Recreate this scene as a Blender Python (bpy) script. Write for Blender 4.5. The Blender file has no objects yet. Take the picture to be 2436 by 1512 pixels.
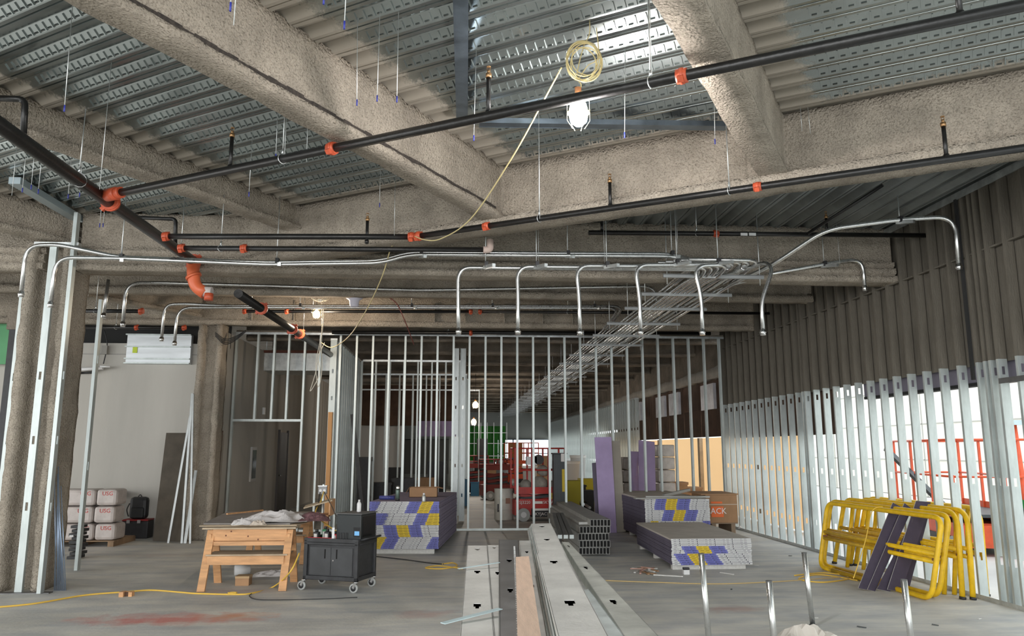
import bpy, math, random
from mathutils import Vector as Vc, Matrix, noise, Quaternion
random.seed(4)
SC = bpy.context.scene
COL = SC.collection
R = math.radians
# ------------------------------------------------------------------ camera, world, light, exposure
FPX, EYE, PITCH, YAW = 1830.0, 1.7, R(9.67), R(3.95)
cd = bpy.data.cameras.new('camera'); cam = bpy.data.objects.new('camera', cd); COL.objects.link(cam)
cd.sensor_fit = 'HORIZONTAL'; cd.sensor_width = 36.0; cd.lens = 36.0*FPX/2436.0; cd.clip_end = 300
cam.location = (0, 0, EYE); cam.rotation_euler = (R(90)+PITCH, 0, -YAW)
SC.camera = cam
vs = SC.view_settings
vs.view_transform = 'Standard'; vs.look = 'None'; vs.gamma = 1; vs.use_curve_mapping = False; vs.exposure = 0.08
w = bpy.data.worlds.new('sky'); SC.world = w; w.use_nodes = True
bg = w.node_tree.nodes['Background']; bg.inputs[0].default_value = (0.90, 0.96, 1.0, 1); bg.inputs[1].default_value = 2.4
def area(name, loc, rot, sx, sy, power, col=(1, 1, 1)):
    l = bpy.data.lights.new(name, 'AREA'); l.shape = 'RECTANGLE'; l.size = sx; l.size_y = sy; l.energy = power; l.color = col
    o = bpy.data.objects.new(name, l); COL.objects.link(o); o.location = loc; o.rotation_euler = rot; return o
# daylight through the open shop front behind the camera and the open left side; the right side and far end are lit by the sky
area('daylight_front', (-5, -6.5, 2.9), (R(58), 0, R(-8)), 16, 4.2, 1250, (1.0, 0.98, 0.95))
area('daylight_left', (-13.5, 8.0, 2.2), (0, R(-68), 0), 3.6, 12, 320, (1.0, 0.98, 0.94))

# ------------------------------------------------------------------ measuring: a pixel of the photograph on a known plane
_fw = Vc((math.sin(YAW)*math.cos(PITCH), math.cos(YAW)*math.cos(PITCH), math.sin(PITCH)))
_rt = Vc((math.cos(YAW), -math.sin(YAW), 0)); _up = _rt.cross(_fw); _C = Vc((0, 0, EYE))
def ray(x, y): return _fw+_rt*((x-1218)/FPX)+_up*((756-y)/FPX)
def oZ(x, y, z=0.0): r = ray(x, y); return _C+r*((z-EYE)/r.z)
def oY(x, y, Y): r = ray(x, y); return _C+r*(Y/r.y)
def oX(x, y, X): r = ray(x, y); return _C+r*(X/r.x)
AN = R(31.5)
U = Vc((math.sin(AN), math.cos(AN), 0)); V = Vc((math.cos(AN), -math.sin(AN), 0))
def uv(u, v, z): return U*u+V*v+Vc((0, 0, z))
DECK = 4.78

# ------------------------------------------------------------------ materials
MATS = {}
def mat(name, col, rough=0.7, metal=0.0, var=0.0, vscale=4.0, bump=0.0, bscale=60.0, stretch=(1, 1, 1), col2=None, emit=None, spec=0.5, detail=5):
    if name in MATS: return MATS[name]
    m = bpy.data.materials.new(name); m.use_nodes = True; nt = m.node_tree; N = nt.nodes; L = nt.links
    b = N['Principled BSDF']; b.inputs['Roughness'].default_value = rough; b.inputs['Metallic'].default_value = metal
    b.inputs['Base Color'].default_value = (*col, 1); b.inputs['Specular IOR Level'].default_value = spec
    if emit: b.inputs['Emission Color'].default_value = (*emit[:3], 1); b.inputs['Emission Strength'].default_value = emit[3]
    if var or bump:
        tc = N.new('ShaderNodeTexCoord'); mp = N.new('ShaderNodeMapping'); mp.inputs['Scale'].default_value = stretch
        L.new(tc.outputs['Object'], mp.inputs[0])
    if var:
        n = N.new('ShaderNodeTexNoise'); n.inputs['Scale'].default_value = vscale; n.inputs['Detail'].default_value = detail; n.inputs['Roughness'].default_value = 0.6
        L.new(mp.outputs[0], n.inputs['Vector'])
        mr = N.new('ShaderNodeMapRange'); mr.inputs['From Min'].default_value = .32; mr.inputs['From Max'].default_value = .68
        L.new(n.outputs['Fac'], mr.inputs['Value'])
        mx = N.new('ShaderNodeMix'); mx.data_type = 'RGBA'
        c2 = col2 if col2 else tuple(c*(1-var) for c in col)
        mx.inputs['A'].default_value = (*c2, 1)
        mx.inputs['B'].default_value = (*(col if col2 else tuple(min(1, c*(1+var*.6)) for c in col)), 1)
        L.new(mr.outputs[0], mx.inputs['Factor']); L.new(mx.outputs['Result'], b.inputs['Base Color'])
        if metal > .4:
            r2 = N.new('ShaderNodeMapRange'); r2.inputs['To Min'].default_value = rough*.75; r2.inputs['To Max'].default_value = min(1, rough*1.35)
            L.new(n.outputs['Fac'], r2.inputs['Value']); L.new(r2.outputs[0], b.inputs['Roughness'])
    if bump:
        n2 = N.new('ShaderNodeTexNoise'); n2.inputs['Scale'].default_value = bscale; n2.inputs['Detail'].default_value = 4
        L.new(mp.outputs[0], n2.inputs['Vector'])
        bp = N.new('ShaderNodeBump'); bp.inputs['Strength'].default_value = bump; bp.inputs['Distance'].default_value = .02
        L.new(n2.outputs['Fac'], bp.inputs['Height']); L.new(bp.outputs[0], b.inputs['Normal'])
    MATS[name] = m; return m
def nodes(m): return m.node_tree.nodes, m.node_tree.links, m.node_tree.nodes['Principled BSDF']

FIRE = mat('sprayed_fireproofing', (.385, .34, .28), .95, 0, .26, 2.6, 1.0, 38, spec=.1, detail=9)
def speckle(m, sc, dark, amt):
    N, L, B = nodes(m); src = B.inputs['Base Color'].links[0].from_socket
    tc = N.new('ShaderNodeTexCoord'); n = N.new('ShaderNodeTexNoise'); n.inputs['Scale'].default_value = sc; n.inputs['Detail'].default_value = 5; n.inputs['Roughness'].default_value = .75
    L.new(tc.outputs['Object'], n.inputs['Vector'])
    mr = N.new('ShaderNodeMapRange'); mr.inputs['From Min'].default_value = .50; mr.inputs['From Max'].default_value = .36; mr.inputs['To Max'].default_value = amt
    L.new(n.outputs['Fac'], mr.inputs['Value'])
    mx = N.new('ShaderNodeMix'); mx.data_type = 'RGBA'; L.new(mr.outputs[0], mx.inputs['Factor']); L.new(src, mx.inputs['A']); mx.inputs['B'].default_value = (*dark, 1)
    L.new(mx.outputs['Result'], B.inputs['Base Color'])
    bp = [q for q in N if q.type == 'BUMP']
    if bp:
        n2 = N.new('ShaderNodeTexVoronoi'); n2.inputs['Scale'].default_value = sc*.9; L.new(tc.outputs['Object'], n2.inputs['Vector'])
        b2 = N.new('ShaderNodeBump'); b2.inputs['Strength'].default_value = .55; b2.inputs['Distance'].default_value = .012; b2.invert = True
        L.new(n2.outputs['Distance'], b2.inputs['Height']); L.new(bp[0].outputs[0], b2.inputs['Normal']); L.new(b2.outputs[0], B.inputs['Normal'])
speckle(FIRE, 62, (.14, .12, .095), .75)
FIRE2 = mat('sprayed_fireproofing_dim', (.25, .215, .175), .95, 0, .35, 2.0, 1.0, 30, spec=.1, detail=8)
GALV = mat('galvanised_steel', (.70, .73, .73), .38, .85, .22, 9)
GALVL = mat('galvanised_stud_steel', (.56, .61, .60), .45, .55, .2, 7, stretch=(1, 1, .3))
GALVF = mat('mill_finish_steel', (.62, .62, .59), .5, .15, .22, 3, .12, 60, detail=7)
GALVD = mat('dark_track_steel', (.20, .20, .20), .45, .7, .3, 4)
CONDUIT = mat('bright_conduit_steel', (.66, .67, .66), .27, .95, .1, 12)
BLACKP = mat('black_pipe_steel', (.011, .0105, .010), .36, .1, .4, 14, .1, 40)
ORANGE = mat('orange_coupling_paint', (.50, .085, .035), .45, 0, .2, 30)
DARK = mat('dark_gap', (.02, .02, .02), .8)
GREY_SPRAY = mat('overspray_grey', (.155, .14, .115), .85, .1, .25, 5, .35, 60, stretch=(1, 1, .25), spec=.2)
WALLG = mat('grey_gypsum_wall', (.50, .48, .44), .85, 0, .10, 1.2, .1, 30, stretch=(1, 1, .2))
WIREY = mat('yellow_wire', (.62, .52, .26), .5)
CORDY = mat('yellow_cord', (.80, .52, .08), .5)
WHITE = mat('white_plastic', (.72, .72, .72), .45)
BLACK = mat('black_plastic', (.025, .025, .027), .5, 0, .3, 10)
PINE = mat('pine_wood', (.66, .36, .17), .6, 0, .25, 3, .15, 60, stretch=(1, 6, 6))
PLY = mat('plywood', (.50, .40, .28), .7, 0, .25, 3, .2, 40)
PURPLE = mat('purple_board_paper', (.38, .30, .50), .8, 0, .10, 3)
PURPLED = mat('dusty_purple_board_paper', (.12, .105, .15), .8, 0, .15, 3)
BEIGEB = mat('gypsum_back_paper', (.30, .275, .235), .85, 0, .1, 3)
GYPE = mat('gypsum_core', (.62, .61, .58), .9, 0, .12, 30)
CARD = mat('cardboard', (.38, .22, .115), .8, 0, .15, 3)
YELLOW = mat('yellow_powder_coat', (.80, .50, .012), .42, 0, .18, 9)
RED = mat('red_lift_paint', (.50, .03, .022), .4, 0, .2, 6)
REDO = mat('orange_red_lift_paint', (.72, .10, .03), .45, 0, .15, 6)
RUBBER = mat('grey_rubber', (.38, .39, .38), .7)
PAPER = mat('crumpled_paper', (.66, .63, .62), .8, 0, .1, 6)
GREYBIN = mat('dark_grey_plastic', (.055, .065, .07), .5, 0, .2, 4)
BROWN = mat('brown_sheathing', (.085, .048, .030), .9, 0, .35, 2, .3, 20)
GREEN = mat('green_sheathing', (.055, .35, .045), .8, 0, .25, 1.5)
GREEN2 = mat('pale_green_sheathing', (.13, .36, .18), .85, 0, .1, 1.5)
CREAM = mat('cream_facade', (.82, .80, .72), .8, 0, .04, 1)
BLUEC = mat('blue_grey_rod', (.32, .40, .52), .35, .7)
CHROME = mat('chrome', (.8, .8, .8), .2, 1)
BLUE = mat('blue_plastic_wrap', (.06, .07, .25), .35)
TEAL = mat('pale_blue_strip', (.50, .63, .66), .45, .2, .1, 4)

# ------------------------------------------------------------------ mesh builder
class MB:
    def __init__(s): s.v = []; s.f = []; s.m = []; s.c = 0; s.sm = []
    def mi(s, i): s.c = i; return s
    def face(s, idx, smooth=False): s.f.append(tuple(idx)); s.m.append(s.c); s.sm.append(smooth)
    def poly(s, pts):
        n = len(s.v); s.v += [Vc(p) for p in pts]; s.face(range(n, n+len(pts))); return s
    def obox(s, c, a, b, d):
        c = Vc(c); n = len(s.v)
        for i in (-1, 1):
            for j in (-1, 1):
                for k in (-1, 1): s.v.append(c+a*i+b*j+d*k)
        fl = a.cross(b).dot(d) < 0
        for q in ((0, 1, 3, 2), (4, 6, 7, 5), (0, 4, 5, 1), (2, 3, 7, 6), (0, 2, 6, 4), (1, 5, 7, 3)):
            s.face([n+t for t in (q[::-1] if fl else q)])
        return s
    def box(s, x0, x1, y0, y1, z0, z1):
        return s.obox(((x0+x1)/2, (y0+y1)/2, (z0+z1)/2), Vc(((x1-x0)/2, 0, 0)), Vc((0, (y1-y0)/2, 0)), Vc((0, 0, (z1-z0)/2)))
    def bar(s, a, b, w, h, up=(0, 0, 1)):
        a = Vc(a); b = Vc(b); d = (b-a); L = d.length; d = d/L; up = Vc(up)
        if abs(d.dot(up)) > .99: up = Vc((0, 1, 0))
        sd = d.cross(up).normalized(); u2 = sd.cross(d)
        return s.obox((a+b)/2, d*L/2, sd*w/2, u2*h/2)
    def tube(s, pts, r, seg=8, cap=True):
        pts = [Vc(p) for p in pts]; n = len(pts)
        T = [(pts[min(i+1, n-1)]-pts[max(i-1, 0)]).normalized() for i in range(n)]
        nr = T[0].orthogonal().normalized(); b0 = len(s.v)
        for i in range(n):
            nr = (nr-T[i]*nr.dot(T[i]))
            nr = nr.normalized() if nr.length > 1e-6 else T[i].orthogonal().normalized()
            bn = T[i].cross(nr); rr = r[i] if isinstance(r, (list, tuple)) else r
            for k in range(seg):
                a = 2*math.pi*k/seg; s.v.append(pts[i]+nr*math.cos(a)*rr+bn*math.sin(a)*rr)
        for i in range(n-1):
            for k in range(seg):
                a = b0+i*seg+k; b = b0+i*seg+(k+1) % seg
                s.face((a, b, b+seg, a+seg), True)
        if cap:
            s.face([b0+k for k in range(seg)][::-1]); s.face([b0+(n-1)*seg+k for k in range(seg)])
        return s
    def cyl(s, a, b, r, seg=12, r2=None): return s.tube([a, b], [r, r if r2 is None else r2], seg)
    def lathe(s, prof, c, seg=16, ax=Vc((0, 0, 1))):
        pts = [Vc(c)+ax*z for r, z in prof]; b0 = len(s.v)
        nr = ax.orthogonal().normalized(); bn = ax.cross(nr)
        for (r, z), p in zip(prof, pts):
            for k in range(seg):
                a = 2*math.pi*k/seg; s.v.append(p+nr*math.cos(a)*r+bn*math.sin(a)*r)
        for i in range(len(prof)-1):
            for k in range(seg):
                a = b0+i*seg+k; b = b0+i*seg+(k+1) % seg; s.face((a, b, b+seg, a+seg), True)
        s.face([b0+k for k in range(seg)][::-1]); s.face([b0+(len(prof)-1)*seg+k for k in range(seg)])
        return s
    def grid(s, pts, nx, ny, smooth=True):
        b = len(s.v); s.v += [Vc(p) for p in pts]
        for j in range(ny-1):
            for i in range(nx-1): s.face((b+j*nx+i, b+j*nx+i+1, b+(j+1)*nx+i+1, b+(j+1)*nx+i), smooth)
        return s
    def mesh(s, name, mats, off=Vc((0, 0, 0))):
        me = bpy.data.meshes.new(name); me.from_pydata([tuple(p-off) for p in s.v], [], s.f)
        for m in (mats if isinstance(mats, (list, tuple)) else [mats]): me.materials.append(m)
        me.polygons.foreach_set('material_index', s.m); me.polygons.foreach_set('use_smooth', s.sm); me.update(); return me
def wloc(o):
    v = Vc((0, 0, 0))
    while o: v += o.location; o = o.parent
    return v
def obj(name, mb, mats, parent=None, bevel=0):
    o = bpy.data.objects.new(name, mb if isinstance(mb, bpy.types.Mesh) else mb.mesh(name, mats, wloc(parent) if parent else Vc((0, 0, 0))))
    COL.objects.link(o); o.parent = parent
    if bevel:
        m = o.modifiers.new('bevel', 'BEVEL'); m.width = bevel; m.segments = 2; m.limit_method = 'ANGLE'
    return o
def thing(name, label, cat, loc=(0, 0, 0), group=None, rz=0):
    o = bpy.data.objects.new(name, None); COL.objects.link(o); o.location = loc; o.rotation_euler = (0, 0, rz); o.empty_display_size = .1
    o['label'] = label; o['category'] = cat
    if group: o['group'] = group
    return o
def single(name, mb, mats, label, cat, group=None, bevel=0):
    v = mb.v; lo = Vc((min(p.x for p in v), min(p.y for p in v), min(p.z for p in v))); hi = Vc((max(p.x for p in v), max(p.y for p in v), 0))
    c = Vc(((lo.x+hi.x)/2, (lo.y+hi.y)/2, lo.z))
    o = bpy.data.objects.new(name, mb.mesh(name, mats, c)); COL.objects.link(o); o.location = c
    o['label'] = label; o['category'] = cat
    if group: o['group'] = group
    if bevel:
        m = o.modifiers.new('bevel', 'BEVEL'); m.width = bevel; m.segments = 2; m.limit_method = 'ANGLE'
    return o
def struct(name, mb=None, mats=None):
    if mb is None:
        o = bpy.data.objects.new(name, None); COL.objects.link(o)
    else: o = obj(name, mb, mats)
    o['kind'] = 'structure'; return o
def stuff(o): o['kind'] = 'stuff'; return o
def fillet(pts, r, n=6):
    pts = [Vc(p) for p in pts]; out = [pts[0]]
    for i in range(1, len(pts)-1):
        a, b, c = pts[i-1], pts[i], pts[i+1]
        rr = min(r, (a-b).length*.48, (c-b).length*.48)
        p = b+(a-b).normalized()*rr; q = b+(c-b).normalized()*rr
        for k in range(n+1):
            t = k/n; out.append(p*(1-t)**2+b*2*t*(1-t)+q*t*t)
    out.append(pts[-1]); return out
def smooth(pts, n=8):
    pts = [Vc(p) for p in pts]; P = [pts[0]]+pts+[pts[-1]]; out = []
    for i in range(1, len(P)-2):
        for k in range(n):
            t = k/n; a, b, c, d = P[i-1], P[i], P[i+1], P[i+2]
            out.append(.5*((2*b)+(c-a)*t+(2*a-5*b+4*c-d)*t*t+(3*b-a-3*c+d)*t**3))
    out.append(pts[-1]); return out
def textmesh(txt, size, M, mats, parent, name='lettering', depth=.001):
    cu = bpy.data.curves.new(name, 'FONT'); cu.body = txt; cu.size = size; cu.extrude = depth; cu.align_x = 'CENTER'; cu.align_y = 'CENTER'; cu.resolution_u = 2
    o = bpy.data.objects.new(name, cu); COL.objects.link(o)
    me = bpy.data.meshes.new_from_object(o.evaluated_get(bpy.context.evaluated_depsgraph_get()))
    bpy.data.objects.remove(o); me.materials.clear(); me.materials.append(mats)
    me.transform(Matrix.Translation(-wloc(parent)) @ M)
    o = bpy.data.objects.new(name, me); COL.objects.link(o); o.parent = parent; return o
def frame(c, x, z):   # matrix from origin, text-x direction, text-normal direction
    x = Vc(x).normalized(); z = Vc(z).normalized(); y = z.cross(x)
    return Matrix(((x.x, y.x, z.x, c[0]), (x.y, y.y, z.y, c[1]), (x.z, y.z, z.z, c[2]), (0, 0, 0, 1)))

# ------------------------------------------------------------------ floor
fm = mat('concrete_floor', (.62, .62, .59), .6, 0, .18, .9, .12, 25, spec=.35, detail=8)
N, L, B = nodes(fm)
base = B.inputs['Base Color'].links[0].from_socket
tc = N.new('ShaderNodeTexCoord')
mp = N.new('ShaderNodeMapping'); mp.inputs['Scale'].default_value = (.6, 2.2, 1); L.new(tc.outputs['Object'], mp.inputs[0])
n1 = N.new('ShaderNodeTexNoise'); n1.inputs['Scale'].default_value = 1.6; n1.inputs['Detail'].default_value = 9; n1.inputs['Roughness'].default_value = .65; L.new(mp.outputs[0], n1.inputs['Vector'])
r1 = N.new('ShaderNodeValToRGB'); r1.color_ramp.elements[0].position = .38; r1.color_ramp.elements[0].color = (.80, .82, .86, 1); r1.color_ramp.elements[1].position = .6; r1.color_ramp.elements[1].color = (1.08, 1.06, 1.02, 1)
L.new(n1.outputs['Fac'], r1.inputs[0])
m1 = N.new('ShaderNodeMix'); m1.data_type = 'RGBA'; m1.blend_type = 'MULTIPLY'; m1.inputs['Factor'].default_value = 1
L.new(base, m1.inputs['A']); L.new(r1.outputs[0], m1.inputs['B'])
last = m1.outputs['Result']
for (px, py, sx, sy, col, st) in ((400, 1472, 1.15, .35, (.62, .14, .11), .75), (560, 1466, .5, .22, (.62, .25, .10), .6), (1010, 1460, .45, .25, (.55, .22, .17), .35), (1735, 1448, .5, .22, (.45, .17, .12), .4), (560, 1405, .8, .3, (.55, .25, .17), .3), (380, 1320, .9, .3, (.5, .33, .25), .22)):
    c = oZ(px, py, 0)
    mp = N.new('ShaderNodeMapping'); mp.vector_type = 'POINT'; mp.inputs['Location'].default_value = (-c.x/sx, -c.y/sy, 0); mp.inputs['Scale'].default_value = (1/sx, 1/sy, 1)
    L.new(tc.outputs['Object'], mp.inputs[0])
    ln = N.new('ShaderNodeVectorMath'); ln.operation = 'LENGTH'; L.new(mp.outputs[0], ln.inputs[0])
    nn = N.new('ShaderNodeTexNoise'); nn.inputs['Scale'].default_value = 5; nn.inputs['Detail'].default_value = 6; L.new(tc.outputs['Object'], nn.inputs['Vector'])
    ad = N.new('ShaderNodeMath'); ad.operation = 'MULTIPLY_ADD'; ad.inputs[1].default_value = 1.6; L.new(nn.outputs['Fac'], ad.inputs[0]); L.new(ln.outputs['Value'], ad.inputs[2])
    mr = N.new('ShaderNodeMapRange'); mr.inputs['From Min'].default_value = 1.75; mr.inputs['From Max'].default_value = .95; mr.inputs['To Max'].default_value = st
    L.new(ad.outputs[0], mr.inputs['Value'])
    mx = N.new('ShaderNodeMix'); mx.data_type = 'RGBA'; L.new(mr.outputs[0], mx.inputs['Factor']); L.new(last, mx.inputs['A']); mx.inputs['B'].default_value = (*col, 1)
    last = mx.outputs['Result']
L.new(last, B.inputs['Base Color'])
struct('floor', MB().box(-16, 6.25, -7, 56, -.2, 0), fm)
gm = mat('outdoor_pavement', (.66, .66, .64), .85, 0, .08, 1)
struct('floor_outside', MB().box(6.27, 40, -20, 60, -.2, -.02), gm)

# ------------------------------------------------------------------ ceiling deck
dm = mat('galvanised_deck', (.37, .405, .40), .25, .95, .28, 1.4, .12, 7, stretch=(.35, .35, 1))
N, L, B = nodes(dm)
at = N.new('ShaderNodeAttribute'); at.attribute_name = 'spray'
tc = N.new('ShaderNodeTexCoord'); nn = N.new('ShaderNodeTexNoise'); nn.inputs['Scale'].default_value = 9; nn.inputs['Detail'].default_value = 9; nn.inputs['Roughness'].default_value = .75
L.new(tc.outputs['Object'], nn.inputs['Vector'])
ad = N.new('ShaderNodeMath'); ad.operation = 'ADD'; L.new(at.outputs['Fac'], ad.inputs[0]); L.new(nn.outputs['Fac'], ad.inputs[1])
mr = N.new('ShaderNodeMapRange'); mr.inputs['From Min'].default_value = .92; mr.inputs['From Max'].default_value = 1.12; L.new(ad.outputs[0], mr.inputs['Value'])
b2 = N.new('ShaderNodeBsdfPrincipled'); b2.inputs['Base Color'].default_value = (.29, .26, .215, 1); b2.inputs['Roughness'].default_value = .95
ms = N.new('ShaderNodeMixShader'); L.new(mr.outputs[0], ms.inputs[0]); L.new(B.outputs[0], ms.inputs[1]); L.new(b2.outputs[0], ms.inputs[2])
L.new(ms.outputs[0], N['Material Output'].inputs[0])
BV = [-.87, -3.85, -6.85, -9.75, -12.7]      # right faces of the near beams
PIT = .245
PROF = [(0, 0), (.030, 0), (.033, .012), (.043, .012), (.046, 0), (.078, 0), (.092, .062), (.118, .062), (.121, .050), (.138, .050), (.141, .062), (.175, .062), (.178, .058), (.236, .006), (.245, 0)]
def sprayval(u, v, xx):
    s = 0
    for b in BV:
        d = v-b
        if -.3 < d < 1.2: s = max(s, 1.05*(1-d/.58)) if d > 0 else 1
        elif -.8 < d < 0: s = max(s, .8*(1+(d+.25)/.4))
    s = max(s, .9*(1-(7.2-u)/.5)) if u > 6.7 else s
    return max(0, min(1, s))
def deck(name, lines, spray=None):
    """lines: list of (fn(t, dz)->point, t0, t1) swept between consecutive flute lines"""
    mb = MB(); sp = []
    for (f, t0, t1, nseg, ts) in lines: pass
    return mb
ceiling = struct('ceiling')
# near deck: flutes run along V
mb = MB(); vals = []
u = -3.5
lug = MB()
while u < 7.2:
    v0 = max(-15, (.8526*(u+.12)-10.35)/.5225); v1 = (6.4-.5225*u)/.8526
    v0 = max(v0, (-13.5-.5225*u)/.8526)
    near = u > .6
    st = .13 if near else .8
    n = int((v1-v0)/st)+2; b0 = len(mb.v)
    for i in range(n):
        v = v0+(v1-v0)*i/(n-1)
        for (du, dz) in PROF:
            mb.v.append(uv(u+du, v, DECK+dz)); vals.append(sprayval(u+du, v, 0)-(.12 if dz > .02 else 0))
    k = len(PROF)
    for i in range(n-1):
        for j in range(k-1):
            a = b0+i*k+j; mb.face((a, a+k, a+k+1, a+1))
    if near:
        v = max(v0, -11)+.05
        while v < min(v1, 3.2):
            if sprayval(u, v, 0) < .42:
                # two raised bars on the web, one dot
                a = uv(u+.184, v, DECK+.050); b = uv(u+.232, v, DECK+.007)
                lug.bar(a, b, .010, .016, V.cross(b-a))
                a = uv(u+.222, v+.022, DECK+.014); b = uv(u+.222, v+.058, DECK+.014); lug.bar(a, b, .008, .012, Vc((0, 0, 1)))
            v += .082
    u += PIT
me = mb.mesh('deck', dm)
ca = me.attributes.new('spray', 'FLOAT', 'POINT'); ca.data.foreach_set('value', vals)
d1 = obj('fluted_deck', me, None, ceiling)
stuff(obj('embossed_lug', lug, dm, ceiling))
# triangle and rear decks: flutes run along Y
def deckY(name, x0, x1, ylim, m, z=DECK):
    mb = MB(); vals = []; x = x0
    while x < x1:
        a, b = ylim(x)
        if b-a > .05:
            n = max(2, int((b-a)/1.0)+1); b0 = len(mb.v)
            for i in range(n):
                y = a+(b-a)*i/(n-1)
                for (du, dz) in PROF: mb.v.append(Vc((x+du, y, z+dz)))
            k = len(PROF)
            for i in range(n-1):
                for j in range(k-1):
                    q = b0+i*k+j; mb.face((q, q+1, q+k+1, q+k))
        x += PIT
    return obj(name, mb, m, ceiling)
dm2 = mat('dull_galvanised_deck', (.34, .37, .37), .38, .8, .35, 1.2, .1, 8)
deckY('fluted_deck', -2.7, 6.1, lambda x: ((7.3-.5225*x)/.8526, 10.35), dm2, DECK)
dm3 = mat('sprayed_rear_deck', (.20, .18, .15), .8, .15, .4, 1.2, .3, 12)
deckY('fluted_deck', -16, 6.2, lambda x: (10.35, 16.4 if x < -4.9 else 55.5), dm3, DECK+.02)
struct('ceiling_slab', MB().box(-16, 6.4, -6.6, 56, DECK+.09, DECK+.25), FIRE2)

# ------------------------------------------------------------------ sprayed beams
def spray_beam(name, a, b, prof, label, mats=FIRE, seg=.11, amp=.013, group=None, seed=0):
    """prof: closed outline (side, z) anticlockwise seen along a->b; swept from a to b with a lumpy sprayed surface"""
    a = Vc(a); b = Vc(b); d = (b-a).normalized(); sd = Vc((d.y, -d.x, 0))
    # refine outline
    P = []
    for i in range(len(prof)):
        p, q = Vc(prof[i]), Vc(prof[(i+1) % len(prof)])
        k = max(1, int((q-p).length/(seg*.9)))
        for t in range(k): P.append(p.lerp(q, t/k))
    n = max(2, int((b-a).length/seg)); k = len(P); mb = MB()
    for i in range(n+1):
        c = a.lerp(b, i/n)
        for j, p in enumerate(P):
            w0 = c+sd*p.x+Vc((0, 0, p.y))
            nz = noise.noise_vector(w0*3.1+Vc((seed, 0, 0)))*amp*.8+noise.noise_vector(w0*9+Vc((seed, 3, 0)))*amp*.8
            mb.v.append(w0+nz)
    for i in range(n):
        for j in range(k):
            q = i*k+j; r = i*k+(j+1) % k; mb.face((q, r, r+k, q+k), True)
    mb.face(range(k)); mb.face([n*k+j for j in range(k)][::-1])
    return single(name, mb, mats, label, 'beam', group)
def ibeam(w, zb, zt, tw=.12, fl=.09):
    h = w/2; t = tw/2
    return [(-h, zb), (h, zb), (h, zb+fl), (t, zb+fl+.05), (t, zt), (-t, zt), (-h+h-t, zt-.01), (-t, zb+fl+.05), (-h, zb+fl)]
def ib(w, zb, zt, tw=.12, fl=.09):
    h = w/2; t = tw/2
    return [(-h, zb), (h, zb), (h, zb+fl), (t-.035, zb+fl+.012), (t-.03, zb+fl+.045), (t, zb+fl+.06), (t, zt), (-t, zt), (-t, zb+fl+.06), (-t+.03, zb+fl+.045), (-t+.035, zb+fl+.012), (-h, zb+fl)]
ZT = DECK+.02
def along(v, u0, u1): return (U*u0+V*v, U*u1+V*v)
a, b = along(-3.945, -2.5, 7.2)
spray_beam('ceiling_beam', a, b, ib(.24, 4.18, ZT, .17, .06), 'sprayed grey ceiling beam running from the top left corner to the middle girder', seed=1)
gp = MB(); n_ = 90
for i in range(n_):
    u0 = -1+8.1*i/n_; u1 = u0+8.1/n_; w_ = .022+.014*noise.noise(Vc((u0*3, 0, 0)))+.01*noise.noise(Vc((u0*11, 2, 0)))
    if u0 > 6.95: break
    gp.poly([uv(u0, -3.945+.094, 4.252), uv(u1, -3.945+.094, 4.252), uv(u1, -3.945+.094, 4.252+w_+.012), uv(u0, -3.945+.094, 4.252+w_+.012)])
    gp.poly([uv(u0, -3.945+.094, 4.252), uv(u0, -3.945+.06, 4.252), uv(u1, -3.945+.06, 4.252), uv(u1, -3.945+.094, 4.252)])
b1_ = [o for o in bpy.data.objects if o.name == 'ceiling_beam'][0]
obj('bare_shadow_gap', gp, mat('bare_shaded_steel', (.045, .036, .03), .9, 0, .6, 40), b1_)  # dark strip: unsprayed steel with the shadow of the gap put into its colour
a, b = along(-1.0, -1.5, 7.2)
spray_beam('ceiling_beam', a, b, ib(.26, 4.18, ZT, .22, .04), 'sprayed grey ceiling beam right of the bright hanging work lamp', seed=2)
a, b = along(-6.93, -.5, 7.2)
spray_beam('ceiling_beam', a, b, ib(.24, 4.48, ZT, .17, .05), 'shallow sprayed ceiling beam crossing above the orange pipe tee at upper left', seed=3)
a, b = along(-9.80, 0, 6.05)
spray_beam('ceiling_beam', a, b, ib(.26, 4.36, ZT, .20, .06), 'sprayed ceiling beam ending on the left column at the photo edge', seed=4)
# girder along V
GU = 7.27
a = U*GU+V*(-7.75); b = U*GU+V*3.2
spray_beam('ceiling_girder', a, b, ib(.38, 4.10, ZT, .13, .10), 'long diagonal sprayed girder that the two big beams frame into', seed=5)
# girder A across, just beyond
def cross(Y, x0, x1, w, zb, tw=.14, fl=.1): return Vc((x0, Y, 0)), Vc((x1, Y, 0)), ib(w, zb, ZT, tw, fl)
h = .17
hf = [(h, 4.0), (h, 4.085), (h-.06, 4.095), (h-.06, 4.11), (h-.02, 4.125), (h-.02, 4.20), (h-.08, 4.21), (h-.08, 4.225), (h-.05, 4.24), (h-.05, 4.29), (.05, 4.31), (.06, ZT)]
profA = [(-h, 4.0)]+hf+[(-x, z) for x, z in hf[::-1]][:-1]
spray_beam('ceiling_girder', (-5.0, 10.27, 0), (6.1, 10.27, 0), profA, 'wide sprayed cross girder with stepped lower flange behind the hooked conduits', seed=6, amp=.007, seg=.08)
spray_beam('ceiling_girder', (-16, 10.27, 0), (-5.4, 10.27, 0), profA, 'sprayed cross girder left of the left column', seed=7, seg=.2)
a, b, p = cross(12.8, -16, 6.1, .26, 4.22); spray_beam('ceiling_beam', a, b, p, 'sprayed cross beam next beyond the stepped cross girder', seed=8, seg=.16)
a, b, p = cross(15.42, -16, 6.1, .26, 4.12); spray_beam('ceiling_beam', a, b, p, 'sprayed cross beam with upright stiffeners just before the stud partition', seed=9, seg=.16)
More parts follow.
